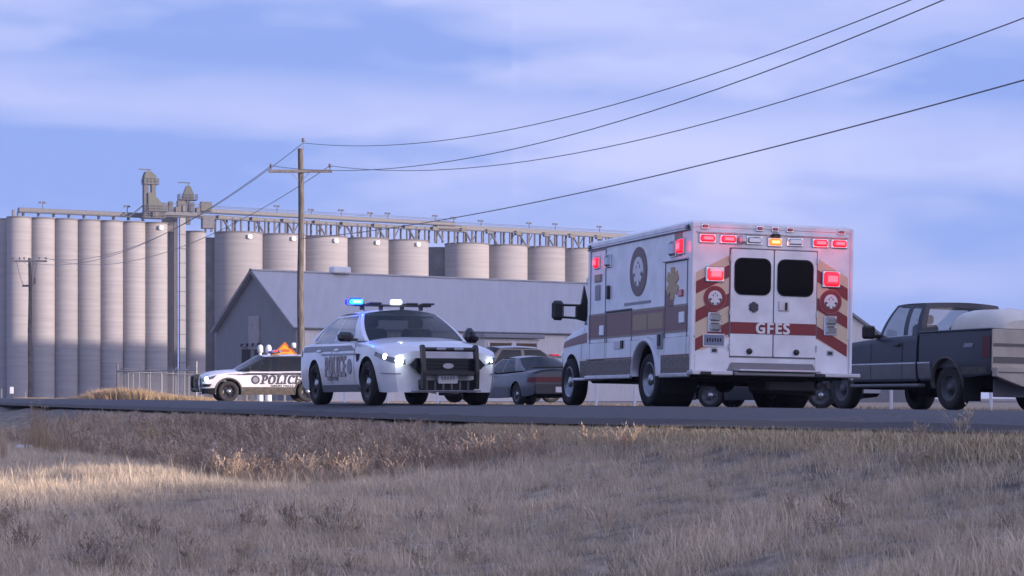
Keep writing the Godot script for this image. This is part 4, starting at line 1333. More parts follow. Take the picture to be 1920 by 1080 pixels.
# ------------------------------------------------------------------ police SUV
func make_suv() -> void:
	var at := Vector3(-9.05, EYE - 0.12, -75.1)
	var o := thing("police_suv", "white police SUV seen side-on with bold POLICE lettering, partly behind the sedan", "police car", at, PI + 0.262)
	var P := {"keys": [[-2.67, 0.78, 0.95, 1.07, 0.5], [-2.5, 0.92, 1.08, 1.14, 0.40], [-1.6, 0.985, 1.10, 1.15, 0.28], [0.0, 0.99, 1.08, 1.14, 0.26], [0.9, 0.985, 1.07, 1.18, 0.26], [1.5, 0.97, 1.02, 1.16, 0.26], [2.05, 0.92, 0.94, 1.09, 0.27], [2.27, 0.82, 0.86, 1.00, 0.27], [2.36, 0.70, 0.80, 0.92, 0.30]], "arches": [[1.433, 0.37, 0.45], [-1.433, 0.37, 0.45]], "tuck": 0.04, "tumble": 0.05, "mid": 0.75}
	obj("body", body(P), M.car_white, o)
	obj("underbody", box(Vector3(-0.1, 0.48, 0), Vector3(4.5, 0.44, 1.3), 0.05), M.black, o)
	greenhouse(o, {"xf0": 1.08, "xf1": 0.12, "xr1": -2.25, "xr0": -2.55, "ybf": 1.13, "ybr": 1.14, "yt": 1.63, "crown": 0.08, "wb": 0.92, "wt": 0.72, "seat": 0.0, "win": [[-2.45, -1.42, -2.2, -1.42], [-1.40, -0.42, -1.40, -0.42], [-0.40, 0.86, -0.40, 0.02]]}, M.car_white, M.pane_dark, M.black_gloss)
	for k in 4:
		var s := 1 if k < 2 else -1
		wheel(o, Vector3(1.433 if k % 2 == 0 else -1.433, 0.37, 0.84 * s), 0.375, 0.25, s, M.rim_dark, "car", M.tyre_dusty)
	for sg in [1.0, -1.0]:
		obj("sill_cladding", hug(P, [Vector2(-0.98, 0.25), Vector2(0.98, 0.25), Vector2(0.98, 0.53), Vector2(-0.98, 0.53)], sg, 0.012), M.trim_brown, o)
		for a in P.arches: arch_trim(P, a, sg, 0.07, M.trim_brown, o)
		obj("bumper_skirt", hug(P, [Vector2(1.9, 0.26), Vector2(2.355, 0.30), Vector2(2.355, 0.47), Vector2(1.86, 0.50)], sg, 0.014, 10), M.black_satin, o)
		obj("swoosh_stripe", hug(P, [Vector2(-2.3, 0.965), Vector2(1.25, 0.955), Vector2(0.75, 1.035), Vector2(-2.3, 1.075)], sg, 0.005, 20), M.decal_dark, o)
		obj("swoosh_lettering", hug(P, [Vector2(-0.5, 1.01), Vector2(0.0, 1.01), Vector2(0.0, 1.035), Vector2(-0.5, 1.035)], sg, 0.008, 4), M.decal_grey, o)
		obj("hood_lettering", hug(P, [Vector2(1.02, 0.985), Vector2(1.45, 0.965), Vector2(1.45, 0.995), Vector2(1.02, 1.02)], sg, 0.008, 6), M.decal_grey, o)
		var ry := 0.0 if sg > 0 else PI
		var sl := Transform3D(face(Vector3(-0.46, 0.79, (zside(P, 0, 0.79) - 0.006) * sg), ry))
		sl.basis = sl.basis * Basis(Vector3(1, 0, 0), Vector3(0.22, 1, 0), Vector3(0, 0, 1))
		word(o, "POLICE", 0.30, 0.035, M.decal_dark, sl, "lettering", 800, "Droid Serif", 0.92)
		word(o, "GREAT FALLS", 0.065, 0.03, M.decal_dark, face(Vector3(-0.5, 0.575, (zside(P, 0, 0.58) - 0.004) * sg), ry), "lettering", 700, "Droid Sans", 1.5)
		obj("door_crest", plate(circ(0.155, 24), face(Vector3(0.47, 0.79, (zside(P, 0.5, 0.79) - 0.003) * sg), ry), -0.004, 0.013), M.decal_dark, o)
		obj("crest_centre", plate(circ(0.10, 24), face(Vector3(0.47, 0.79, (zside(P, 0.5, 0.79) - 0.003) * sg), ry), 0.013, 0.017), M.decal_grey, o)
		obj("headlight", hug(P, [Vector2(1.98, 0.83), Vector2(2.345, 0.72), Vector2(2.335, 0.84), Vector2(1.85, 0.96)], sg, 0.01, 12), M.lens_dark, o)
		lamp_disc(o, Vector3(2.22, 0.81, (zside(P, 2.22, 0.81) + 0.0) * sg), Basis.looking_at(Vector3(-0.6, 0, -1.0 * sg), Vector3.UP), 0.085, M.lamp_white, 0.05)
		obj("fog_lamp_pocket", hug(P, [Vector2(2.1, 0.54), Vector2(2.345, 0.54), Vector2(2.345, 0.64), Vector2(2.03, 0.63)], sg, 0.014, 8), M.black_satin, o)
		mirror(o, Vector3(0.72, 1.17, sg * 1.06), Vector3(0.14, 0.18, 0.26), M.black_gloss, sg)
		for x in [-1.2, -0.2]: obj("door_handle", box(Vector3(x, 0.99, (zside(P, x, 0.99) + 0.018) * sg), Vector3(0.2, 0.04, 0.03), 0.01), M.black_satin, o)
		obj("tail_light", hug(P, [Vector2(-2.64, 0.85), Vector2(-2.35, 0.85), Vector2(-2.35, 1.05), Vector2(-2.6, 1.03)], sg, 0.012, 6), M.lens_red, o)
	obj("grille", plate(rr(1.1, 0.3, 0.06, Vector2(0, 0.68)), face(Vector3(2.36, 0, 0), PI / 2), -0.05, 0.025), M.black_gloss, o)
	for s in [-1.0, 1.0]:
		var st := S(false)
		prism(st, fb([Vector2(0.0, 0.34), Vector2(0.16, 0.36), Vector2(0.22, 0.6), Vector2(0.2, 0.92), Vector2(0.1, 1.0), Vector2(0.0, 0.98), Vector2(0.06, 0.7)]), -0.035, 0.035, Transform3D(Basis.IDENTITY, Vector3(2.42, 0, s * 0.5)))
		obj("push_bar_upright", st, M.black_satin, o)
	for y in [0.44, 0.92]: obj("push_bar_rail", bar(Vector3(2.56, y, -0.8 if y < 0.6 else -0.5), Vector3(2.56, y, 0.8 if y < 0.6 else 0.5), 0.05), M.black_satin, o)
	obj("push_bar_plate", box(Vector3(2.5, 0.62, 0), Vector3(0.06, 0.3, 1.1), 0.02), M.black_satin, o)
	obj("light_bar_base", box(Vector3(-0.35, 1.79, 0), Vector3(0.3, 0.05, 1.2), 0.015), M.black_satin, o)
	for k in 4:
		var z: float = [-0.45, -0.15, 0.15, 0.45][k]
		obj("light_bar_lens", box(Vector3(-0.35, 1.84, z), Vector3(0.28, 0.06, 0.27), 0.015), [M.lens_red, M.lens_smoke, M.lens_smoke, M.lens_blue][k], o)
	lamp(o, "red_beacon", Vector3(0.16, 0.06, 0.04), Transform3D(Basis(Vector3.UP, PI), Vector3(-0.30, 1.835, -0.6)), M.lamp_red, Color(1, 0.1, 0.15), 0.0)
	lamp(o, "clear_beacon", Vector3(0.07, 0.05, 0.04), Transform3D(Basis(Vector3.UP, PI), Vector3(-0.48, 1.835, -0.6)), M.lens_clear, Color(1, 1, 1), 0.0)

# ------------------------------------------------------------------ ambulance.  Module built in its own frame: origin on the ground under the middle of the tail, +X forward
func make_ambulance() -> void:
	var o := thing("ambulance", "white box ambulance with maroon and cream rear chevrons, red lights lit", "ambulance", Vector3(3.70, EYE - 0.135, -29.36), 1.867, "", 0.017)
	var W := 1.255
	var Lm := 4.47
	obj("module_body", box(Vector3(Lm / 2, 1.797, 0), Vector3(Lm, 1.626, W * 2), 0.02), M.amb_white, o)
	obj("rear_wall", box(Vector3(0.03, 0.72, 0), Vector3(0.06, 0.53, W * 2 - 0.1)), M.amb_white, o)
	obj("front_wall", box(Vector3(Lm - 0.05, 0.72, 0), Vector3(0.06, 0.53, W * 2 - 0.1)), M.amb_white, o)
	obj("roof_cap", box(Vector3(Lm / 2, 2.575, 0), Vector3(Lm + 0.02, 0.11, W * 2 + 0.02), 0.03), M.amb_white, o)
	# skirt below the box, split round the wheel arch
	var arch := 1.71
	for s in [-1.0, 1.0]:
		var st := S(false)
		var poly := PackedVector2Array([Vector2(0.02, 0.46), Vector2(arch - 0.50, 0.46)])
		for k in 17:
			var t := PI * (1.0 - k / 16.0)
			poly.append(Vector2(arch + cos(t) * 0.50, 0.46 + sin(t) * 0.50))
		poly.append_array([Vector2(Lm - 0.02, 0.46), Vector2(Lm - 0.02, 0.99), Vector2(0.02, 0.99)])
		prism(st, poly, -0.03, 0.03, Transform3D(Basis.IDENTITY, Vector3(0, 0, s * (W - 0.022))))
		obj("side_skirt", st, M.amb_white, o)
		var fl := S()
		var rows := []
		for k in 29:
			var t := lerpf(-0.03, PI + 0.03, k / 28.0)
			var r := PackedVector3Array()
			for j in 5:
				var rad: float = [0.47, 0.48, 0.53, 0.575, 0.58][j]
				r.append(Vector3(arch + cos(t) * rad, 0.46 + sin(t) * rad, s * (W + [-0.05, 0.055, 0.07, 0.03, -0.01][j])))
			rows.append(r)
		grid(fl, rows)
		obj("wheel_arch_fender", fl, M.polished, o)
		var wl := S()
		lathe(wl, [Vector2(0.5, -0.55), Vector2(0.5, 0.0)], 32, Transform3D(Basis(Vector3.RIGHT, PI / 2 * s), Vector3(arch, 0.46, s * (W - 0.05))))
		obj("wheel_well", wl, M.black, o)
		side_of(o, W, s, Lm, arch)
	obj("floor_frame", box(Vector3(3.1, 0.56, 0), Vector3(5.9, 0.36, 1.3), 0.04), M.black, o)
	obj("rear_frame", box(Vector3(0.5, 0.55, 0), Vector3(0.9, 0.28, 2.3), 0.02), M.black, o)
	obj("fuel_tank", box(Vector3(0.55, 0.33, 0.42), Vector3(0.7, 0.24, 0.8), 0.05), M.black_satin, o)
	obj("exhaust", bar(Vector3(0.2, 0.34, 0.86), Vector3(1.2, 0.36, 0.86), 0.05), M.steel_dark, o)
	obj("rear_axle", bar(Vector3(arch, 0.40, -0.9), Vector3(arch, 0.40, 0.9), 0.08), M.black, o)
	var df := S()
	lathe(df, [Vector2(0, -0.18), Vector2(0.13, -0.12), Vector2(0.18, 0), Vector2(0.13, 0.12), Vector2(0, 0.18)], 16, Transform3D(Basis(Vector3.BACK, PI / 2), Vector3(arch, 0.40, 0)))
	obj("differential", df, M.black, o)
	for s in [-1, 1]:
		wheel(o, Vector3(arch, 0.395, s * (W - 0.13)), 0.395, 0.22, s, M.rim_steel, "dual")
		wheel(o, Vector3(arch, 0.395, s * (W - 0.38)), 0.395, 0.22, -s, M.rim_dark, "dual")
		wheel(o, Vector3(5.95, 0.395, s * 0.95), 0.395, 0.24, s, M.rim_steel, "dual")
		obj("mud_flap", box(Vector3(arch - 0.58, 0.42, s * (W - 0.3)), Vector3(0.02, 0.45, 0.55)), M.black, o)
	# ---- rear face.  z from the viewer's left (-) to right (+)
	var R := Transform3D(Basis(Vector3.UP, -PI / 2), Vector3(0, 0, 0))    # poly x = z, poly y = y, depth towards the viewer
	for s in [-1.0, 1.0]:
		obj("corner_post", box(Vector3(0.0, 1.56, s * (W - 0.022)), Vector3(0.05, 2.1, 0.05), 0.015), M.amb_white, o)
	obj("chevron_field", plate(fb([Vector2(-1.18, 0.80), Vector2(-0.66, 0.80), Vector2(-0.66, 2.17), Vector2(-1.18, 1.90)]), R, -0.002, 0.003), M.cream, o)
	obj("chevron_field", plate(fb([Vector2(1.18, 0.80), Vector2(0.68, 0.80), Vector2(0.68, 2.17), Vector2(1.18, 1.90)]), R, -0.002, 0.003), M.cream, o)
	for k in 3:
		var y := 1.595 - 0.405 * k
		obj("chevron_stripe", plate(clip([Vector2(-1.18, y), Vector2(-0.66, y + 0.26), Vector2(-0.66, y + 0.435), Vector2(-1.18, y + 0.175)]), R, 0.003, 0.006), M.maroon, o)
		obj("chevron_stripe", plate(clip([Vector2(1.18, y - 0.03), Vector2(0.68, y + 0.24), Vector2(0.68, y + 0.415), Vector2(1.18, y + 0.145)]), R, 0.003, 0.006), M.maroon, o)
	obj("lower_panel", plate(fb([Vector2(-1.18, 0.50), Vector2(-0.66, 0.50), Vector2(-0.66, 1.00), Vector2(-0.93, 0.86), Vector2(-1.18, 0.745)]), R, 0.004, 0.009), M.amb_white, o)
	obj("lower_panel", plate(fb([Vector2(0.68, 0.50), Vector2(1.18, 0.50), Vector2(1.18, 0.745), Vector2(0.68, 1.00)]), R, 0.004, 0.009), M.amb_white, o)
	obj("door_frame", plate(rr(1.37, 1.56, 0.01, Vector2(0.01, 1.49)), R, -0.002, 0.008), M.gasket, o)
	for s in [-1.0, 1.0]:
		var d := obj("rear_door", plate(rr(0.655, 1.52, 0.02, Vector2(0.01 + s * 0.338, 1.49)), R, 0.0, 0.022), M.amb_white, o)
		obj("window_gasket", plate(rr(0.565, 0.53, 0.11, Vector2(0.01 + s * 0.332, 1.865)), R, 0.022, 0.032), M.black, d)
		obj("window_pane", plate(rr(0.53, 0.495, 0.10, Vector2(0.01 + s * 0.332, 1.865)), R, 0.032, 0.037), M.pane_black, d)
		obj("door_stripe", plate(rr(0.655, 0.165, 0.002, Vector2(0.01 + s * 0.338, 1.13)), R, 0.022, 0.026), M.maroon, d)
		for y in [0.86, 1.35, 2.12]: obj("hinge", box(Vector3(-0.03, y, 0.01 + s * 0.675), Vector3(0.03, 0.09, 0.022), 0.006), M.polished, d)
	var gw := word(o, "GFES", 0.150, 0.008, M.white, Transform3D(R.basis, Vector3(-0.029, 1.13, 0.0)), "lettering", 700, "Droid Sans", 1.12)
	var hb := obj("door_handle", box(Vector3(-0.03, 1.46, 0.165), Vector3(0.03, 0.15, 0.17), 0.012), M.polished, o)
	obj("handle_lever", box(Vector3(-0.05, 1.455, 0.195), Vector3(0.03, 0.11, 0.035), 0.008), M.black_satin, hb)
	var bd := plate(star(0.075, 0.028, Vector2(-0.30, 1.43)), R, 0.022, 0.03)
	prism(bd, circ(0.055, 16, Vector2(-0.30, 1.43)), 0.03, 0.036, R)
	obj("door_badge", bd, M.decal_dark, o)
	# top rail and lamps
	obj("drip_rail", box(Vector3(-0.012, 2.475, 0), Vector3(0.03, 0.016, 2.36), 0.004), M.polished, o)
	for z in [-1.06, -0.22, 0.02, 0.25, 1.06]:
		lamp(o, "clearance_lamp", Vector3(0.085, 0.045, 0.045), lampxf(R, z, 2.555), M.lens_red)
	for z in [-1.02, -0.70]: lamp(o, "red_warning_lamp", Vector3(0.225, 0.10, 0.05), lampxf(R, z, 2.385), M.lamp_red, Color(1, 0.12, 0.2), 0.014, 0.05)
	for z in [0.73, 1.03]: lamp(o, "red_warning_lamp", Vector3(0.225, 0.10, 0.05), lampxf(R, z, 2.385), M.lamp_red, Color(1, 0.12, 0.2), 0.014, 0.05)
	lamp(o, "scene_lamp", Vector3(0.22, 0.095, 0.045), lampxf(R, -0.30, 2.385), M.lens_clear)
	lamp(o, "scene_lamp", Vector3(0.22, 0.095, 0.045), lampxf(R, 0.335, 2.385), M.lens_clear)
	obj("rear_camera", box(Vector3(-0.06, 2.385, -0.50), Vector3(0.12, 0.12, 0.11), 0.03), M.polished, o)
	lamp(o, "amber_lamp", Vector3(0.20, 0.10, 0.05), lampxf(R, 0.02, 2.37), M.lamp_amber, Color(1, 0.6, 0.2), 0.006, 0.05)
	obj("amber_lamp_cap", box(Vector3(-0.04, 2.46, 0.02), Vector3(0.08, 0.06, 0.13), 0.02), M.black_satin, o)
	lamp(o, "red_warning_lamp", Vector3(0.25, 0.18, 0.07), lampxf(R, -0.90, 1.88), M.lamp_red_soft, Color(1, 0.12, 0.2), 0.012, 0.05)
	obj("lamp_reflector", box(Vector3(-0.077, 1.94, -0.90), Vector3(0.012, 0.05, 0.2), 0.004), M.white_gloss, o)
	lamp(o, "red_warning_lamp", Vector3(0.25, 0.21, 0.07), lampxf(R, 0.91, 1.87), M.lamp_red, Color(1, 0.08, 0.15), 0.03, 0.06)
	for z in [-0.89, 0.91]:
		crest(o, Transform3D(R.basis, Vector3(-0.006, 1.545, z)), 0.175)
		for y in [1.27, 1.135]:
			lamp(o, "tail_lamp", Vector3(0.17, 0.115, 0.05), lampxf(R, z, y), M.lens_chrome)
		lamp(o, "marker_lamp", Vector3(0.075, 0.045, 0.025), lampxf(R, z, 0.80), M.lens_smoke)
	for z in [-0.36, 0.37]:
		var g2 := S()
		lathe(g2, [Vector2(0.042, 0.0), Vector2(0.042, 0.03), Vector2(0.025, 0.045), Vector2(0, 0.045)], 16, Transform3D(Basis(Vector3.BACK, PI / 2), Vector3(-0.02, 0.80, z)))
		obj("door_bumper", g2, M.black_satin, o)
	var lp := obj("license_plate", plate(rr(0.335, 0.185, 0.015, Vector2(-0.90, 0.945)), R, 0.006, 0.02), M.polished, o)
	obj("plate_face", plate(rr(0.30, 0.15, 0.01, Vector2(-0.90, 0.945)), R, 0.02, 0.023), M.plate_blue, lp)
	for k in 6: obj("plate_smudge", plate(rr(0.025, 0.05, 0.006, Vector2(-1.0 + 0.04 * k, 0.945 + 0.006 * (k % 2))), R, 0.023, 0.025), M.lens_smoke, lp)
	# step and bumper
	var stp := S(false)
	prism(stp, fb([Vector2(-0.63, 0.635), Vector2(0.63, 0.635), Vector2(0.70, 0.50), Vector2(-0.70, 0.50)]), 0.008, 0.03, R)
	obj("step_recess", stp, M.tread_dark, o)
	obj("step_tread", box(Vector3(-0.12, 0.525, 0.03), Vector3(0.28, 0.03, 1.26), 0.008), M.polished, o)
	obj("step_riser", box(Vector3(-0.1, 0.475, 0.02), Vector3(0.24, 0.05, 1.36), 0.008), M.tread_dark, o)
	for s in [-1.0, 1.0]:
		obj("bumper_cap", box(Vector3(-0.10, 0.478, s * 0.99), Vector3(0.24, 0.06, 0.62), 0.012), M.polished, o)
		obj("bumper_rubber", box(Vector3(-0.23, 0.47, s * 0.66 if s > 0 else -1.1), Vector3(0.03, 0.05, 0.16), 0.01), M.black_satin, o)
	# ---- cab
	var P := {"keys": [[4.40, 1.02, 1.36, 1.40, 0.48], [5.15, 1.025, 1.35, 1.44, 0.48], [5.65, 1.025, 1.31, 1.43, 0.46], [6.15, 1.01, 1.20, 1.32, 0.46], [6.55, 0.96, 1.09, 1.19, 0.46], [6.80, 0.86, 1.0, 1.08, 0.46]], "arches": [[5.95, 0.40, 0.47]], "mid": 0.85, "tuck": 0.02, "tumble": 0.05}
	obj("cab_body", body(P), M.amb_white, o)
	greenhouse(o, {"xf0": 5.8, "xf1": 5.2, "xr1": 4.36, "xr0": 4.36, "ybf": 1.36, "ybr": 1.36, "yt": 1.98, "crown": 0.06, "wb": 0.93, "wt": 0.8, "bow": 0.1, "seat": 4.55, "win": [[4.6, 5.6, 4.6, 5.12]]}, M.amb_white, M.pane_dark)
	for s in [-1.0, 1.0]:
		obj("cab_stripe", hug(P, [Vector2(4.48, 1.07), Vector2(6.68, 0.97), Vector2(6.5, 1.08), Vector2(4.48, 1.29)], s, 0.005, 16), M.maroon_dull, o)
		obj("cab_door_line", hug(P, [Vector2(5.4, 0.5), Vector2(5.415, 0.5), Vector2(5.415, 1.3), Vector2(5.4, 1.3)], s, 0.004, 2), M.gasket, o)
		obj("cab_cladding", hug(P, [Vector2(4.45, 0.47), Vector2(5.45, 0.47), Vector2(5.45, 0.74), Vector2(4.45, 0.74)], s, 0.012, 8), M.tread_brown, o)
		obj("running_board", box(Vector3(4.98, 0.43, s * 1.06), Vector3(1.0, 0.05, 0.2), 0.015), M.polished, o)
		obj("turn_signal", box(Vector3(6.78, 0.83, s * 0.87), Vector3(0.08, 0.16, 0.08), 0.02), M.white_gloss, o)
		var mr := obj("side_mirror", box(Vector3(5.56, 1.58, s * 1.40), Vector3(0.12, 0.33, 0.21), 0.05), M.black_satin, o)
		obj("mirror_arm", bar(Vector3(5.52, 1.67, s * 1.36), Vector3(5.45, 1.67, s * 0.95), 0.02), M.black_satin, mr)
		obj("mirror_arm", bar(Vector3(5.52, 1.47, s * 1.36), Vector3(5.45, 1.45, s * 0.95), 0.02), M.black_satin, mr)
		obj("mirror_bracket", plate(fb([Vector2(-0.12, -0.06), Vector2(0.05, -0.1), Vector2(0.12, 0.1), Vector2(0.02, 0.5), Vector2(-0.03, 0.2), Vector2(-0.12, 0.14)]), Transform3D(Basis(Vector3.UP, -PI / 2), Vector3(5.42, 1.5, s * 1.0)), -0.06, 0.0), M.black_satin, mr)

func clip(p: Array) -> PackedVector2Array:
	return PackedVector2Array(p)

func lampxf(R: Transform3D, z: float, y: float) -> Transform3D:
	return Transform3D(R.basis, Vector3(-0.004, y, z))

func crest(o: Node3D, xf: Transform3D, r: float, ringm: Material = null, squash := 1.0) -> void:
	var b := Transform3D(xf.basis * Basis.from_scale(Vector3(1, 1, 1)), xf.origin)
	var c := obj("crest", plate(circ(r, 36), b, -0.002, 0.006), M.crest_edge if ringm == null else ringm, o)
	obj("crest_ring", plate(circ(r * 0.955, 36), b, 0.006, 0.009), M.maroon if ringm == null else ringm, c)
	obj("crest_field", plate(circ(r * 0.60, 36), b, 0.009, 0.012), M.crest_white, c)
	var hill := PackedVector2Array([Vector2(-0.575, -0.12), Vector2(-0.30, 0.12), Vector2(0, 0.42), Vector2(0.30, 0.12), Vector2(0.575, -0.12)])
	for k in 9:
		var t := lerpf(-0.45, -PI + 0.45, k / 8.0)
		hill.append(Vector2(cos(t), sin(t)) * 0.585)
	for i in hill.size(): hill[i] *= r
	obj("crest_base", plate(hill, b, 0.012, 0.0145), M.decal_dark if ringm == null else ringm, c)
	obj("crest_star", plate(star(r * 0.44, r * 0.125, Vector2(0, -r * 0.12)), b, 0.0145, 0.017), M.crest_white, c)

func side_of(o: Node3D, W: float, s: float, Lm: float, arch: float) -> void:
	# one flank of the box; T maps poly x to distance from the tail
	var T := Transform3D(Basis(Vector3(1, 0, 0), Vector3(0, 1, 0), Vector3(0, 0, s)), Vector3(0, 0, s * W))
	var F := face(Vector3(0, 0, s * W), 0.0 if s > 0 else PI)
	obj("side_stripe", plate(rr(4.28, 0.345, 0.003, Vector2(2.24, 1.26)), T), M.maroon_dull, o)
	obj("stripe_edge", plate(rr(4.28, 0.03, 0.003, Vector2(2.24, 1.448)), T), M.tan_dull, o)
	obj("stripe_edge", plate(rr(4.28, 0.03, 0.003, Vector2(2.24, 1.072)), T), M.tan_dull, o)
	for k in 2: obj("gold_panel", plate(rr(0.60, 0.235, 0.02, Vector2(1.37 + 0.65 * k, 1.26)), T, 0.004, 0.007), M.gold_dull, o)
	obj("upright_stripe", plate(rr(0.32, 0.26, 0.003, Vector2(0.82, 1.56)), T, -0.002, 0.004), M.maroon_dull, o)
	obj("upright_stripe", plate(rr(0.30, 0.34, 0.003, Vector2(0.50, 2.32)), T, -0.002, 0.004), M.tan_dull, o)
	crest(o, Transform3D(T.basis, T.origin + Vector3(2.12, 2.03, 0)), 0.375, M.mauve)
	obj("name_line", plate(rr(1.15, 0.045, 0.01, Vector2(2.15, 1.555)), T), M.decal_grey, o)
	obj("star_of_life", plate(star(0.235, 0.068, Vector2(0.70, 1.775)), T, -0.002, 0.012), M.gold, o)
	for d in [[0.56, 1.42, 0.86, 1.35], [2.95, 1.08, 1.12, 0.76], [3.95, 1.6, 0.72, 1.75]]:
		var x: float = d[0]
		var y: float = d[1] if d[0] > 3.9 else (1.41 if d[0] < 1 else 1.08)
		var w: float = d[2]
		var h: float = d[3]
		var st := S(false)
		bx(st, T * Vector3(x - w / 2, y, 0.003), Vector3(0.014, h, 0.012))
		bx(st, T * Vector3(x + w / 2, y, 0.003), Vector3(0.014, h, 0.012))
		bx(st, T * Vector3(x, y + h / 2, 0.003), Vector3(w, 0.014, 0.012))
		bx(st, T * Vector3(x, y - h / 2, 0.003), Vector3(w, 0.014, 0.012))
		obj("compartment_seam", st, M.gasket, o)
	obj("drip_rail", box(T * Vector3(0.56, 2.105, 0.02), Vector3(0.92, 0.03, 0.05), 0.008), M.polished, o)
	obj("drip_rail", box(T * Vector3(2.95, 1.475, 0.015), Vector3(1.15, 0.025, 0.04), 0.008), M.gasket, o)
	obj("roof_rail", box(T * Vector3(Lm / 2, 2.505, 0.012), Vector3(Lm - 0.06, 0.02, 0.03), 0.006), M.gasket, o)
	var lx := [[3.98, 2.28, 0.20, 0.17, "red_warning_lamp", M.lamp_red, 0.012], [3.45, 2.27, 0.20, 0.17, "scene_lamp", M.lens_clear, 0.0], [0.365, 2.29, 0.21, 0.20, "red_warning_lamp", M.lamp_red, 0.02], [0.67, 2.27, 0.22, 0.20, "scene_lamp", M.lens_clear, 0.0]]
	for a in lx:
		lamp(o, a[4], Vector3(a[2], a[3], 0.07), Transform3D(F.basis, T * Vector3(a[0], a[1], -0.004)), a[5], Color(1, 0.1, 0.2), a[6], 0.05)
	obj("vent_grille", box(T * Vector3(3.93, 2.03, 0.01), Vector3(0.3, 0.12, 0.03), 0.008), M.tan_dull, o)
	obj("flank_plaque", box(T * Vector3(3.95, 1.80, 0.008), Vector3(0.22, 0.24, 0.02), 0.005), M.decal_grey, o)
	obj("door_handle", box(T * Vector3(3.42, 1.78, 0.02), Vector3(0.08, 0.22, 0.05), 0.015), M.black_satin, o)
	obj("marker_lamp", box(T * Vector3(0.36, 1.62, 0.012), Vector3(0.16, 0.1, 0.03), 0.01), M.lens_red, o)
	for a in [[3.72, 1.19], [0.30, 1.27]]:
		var h := obj("door_latch", box(T * Vector3(a[0], a[1], 0.012), Vector3(0.19, 0.165, 0.03), 0.01), M.white_gloss, o)
	var fd := obj("fuel_door", box(T * Vector3(2.95, 0.94, 0.01), Vector3(0.36, 0.13, 0.02), 0.006), M.plate_white, o)
	obj("latch", box(T * Vector3(2.76, 0.945, 0.02), Vector3(0.09, 0.12, 0.03), 0.006), M.black_satin, o)
	obj("shore_inlet", box(T * Vector3(1.13, 0.955, 0.015), Vector3(0.19, 0.24, 0.04), 0.01), M.decal_grey, o)
	obj("inlet_cover", box(T * Vector3(1.13, 0.965, 0.04), Vector3(0.10, 0.17, 0.03), 0.01), M.black_satin, o)
	for a in [[0.56, 1.08], [3.40, 2.08]]:
		obj("kick_panel", box(T * Vector3(a[0], 0.60, 0.008), Vector3(a[1], 0.235, 0.02), 0.004), M.tread_brown, o)
		obj("kick_trim", box(T * Vector3(a[0], 0.735, 0.01), Vector3(a[1], 0.022, 0.024), 0.004), M.maroon_dull, o)
		obj("lower_rub_rail", box(T * Vector3(a[0], 0.445, 0.015), Vector3(a[1], 0.06, 0.07), 0.012), M.polished, o)
	for x in [0.12, Lm - 0.12]: obj("clearance_lamp", box(T * Vector3(x, 2.55, 0.02), Vector3(0.1, 0.06, 0.04), 0.012), M.lens_smoke, o)

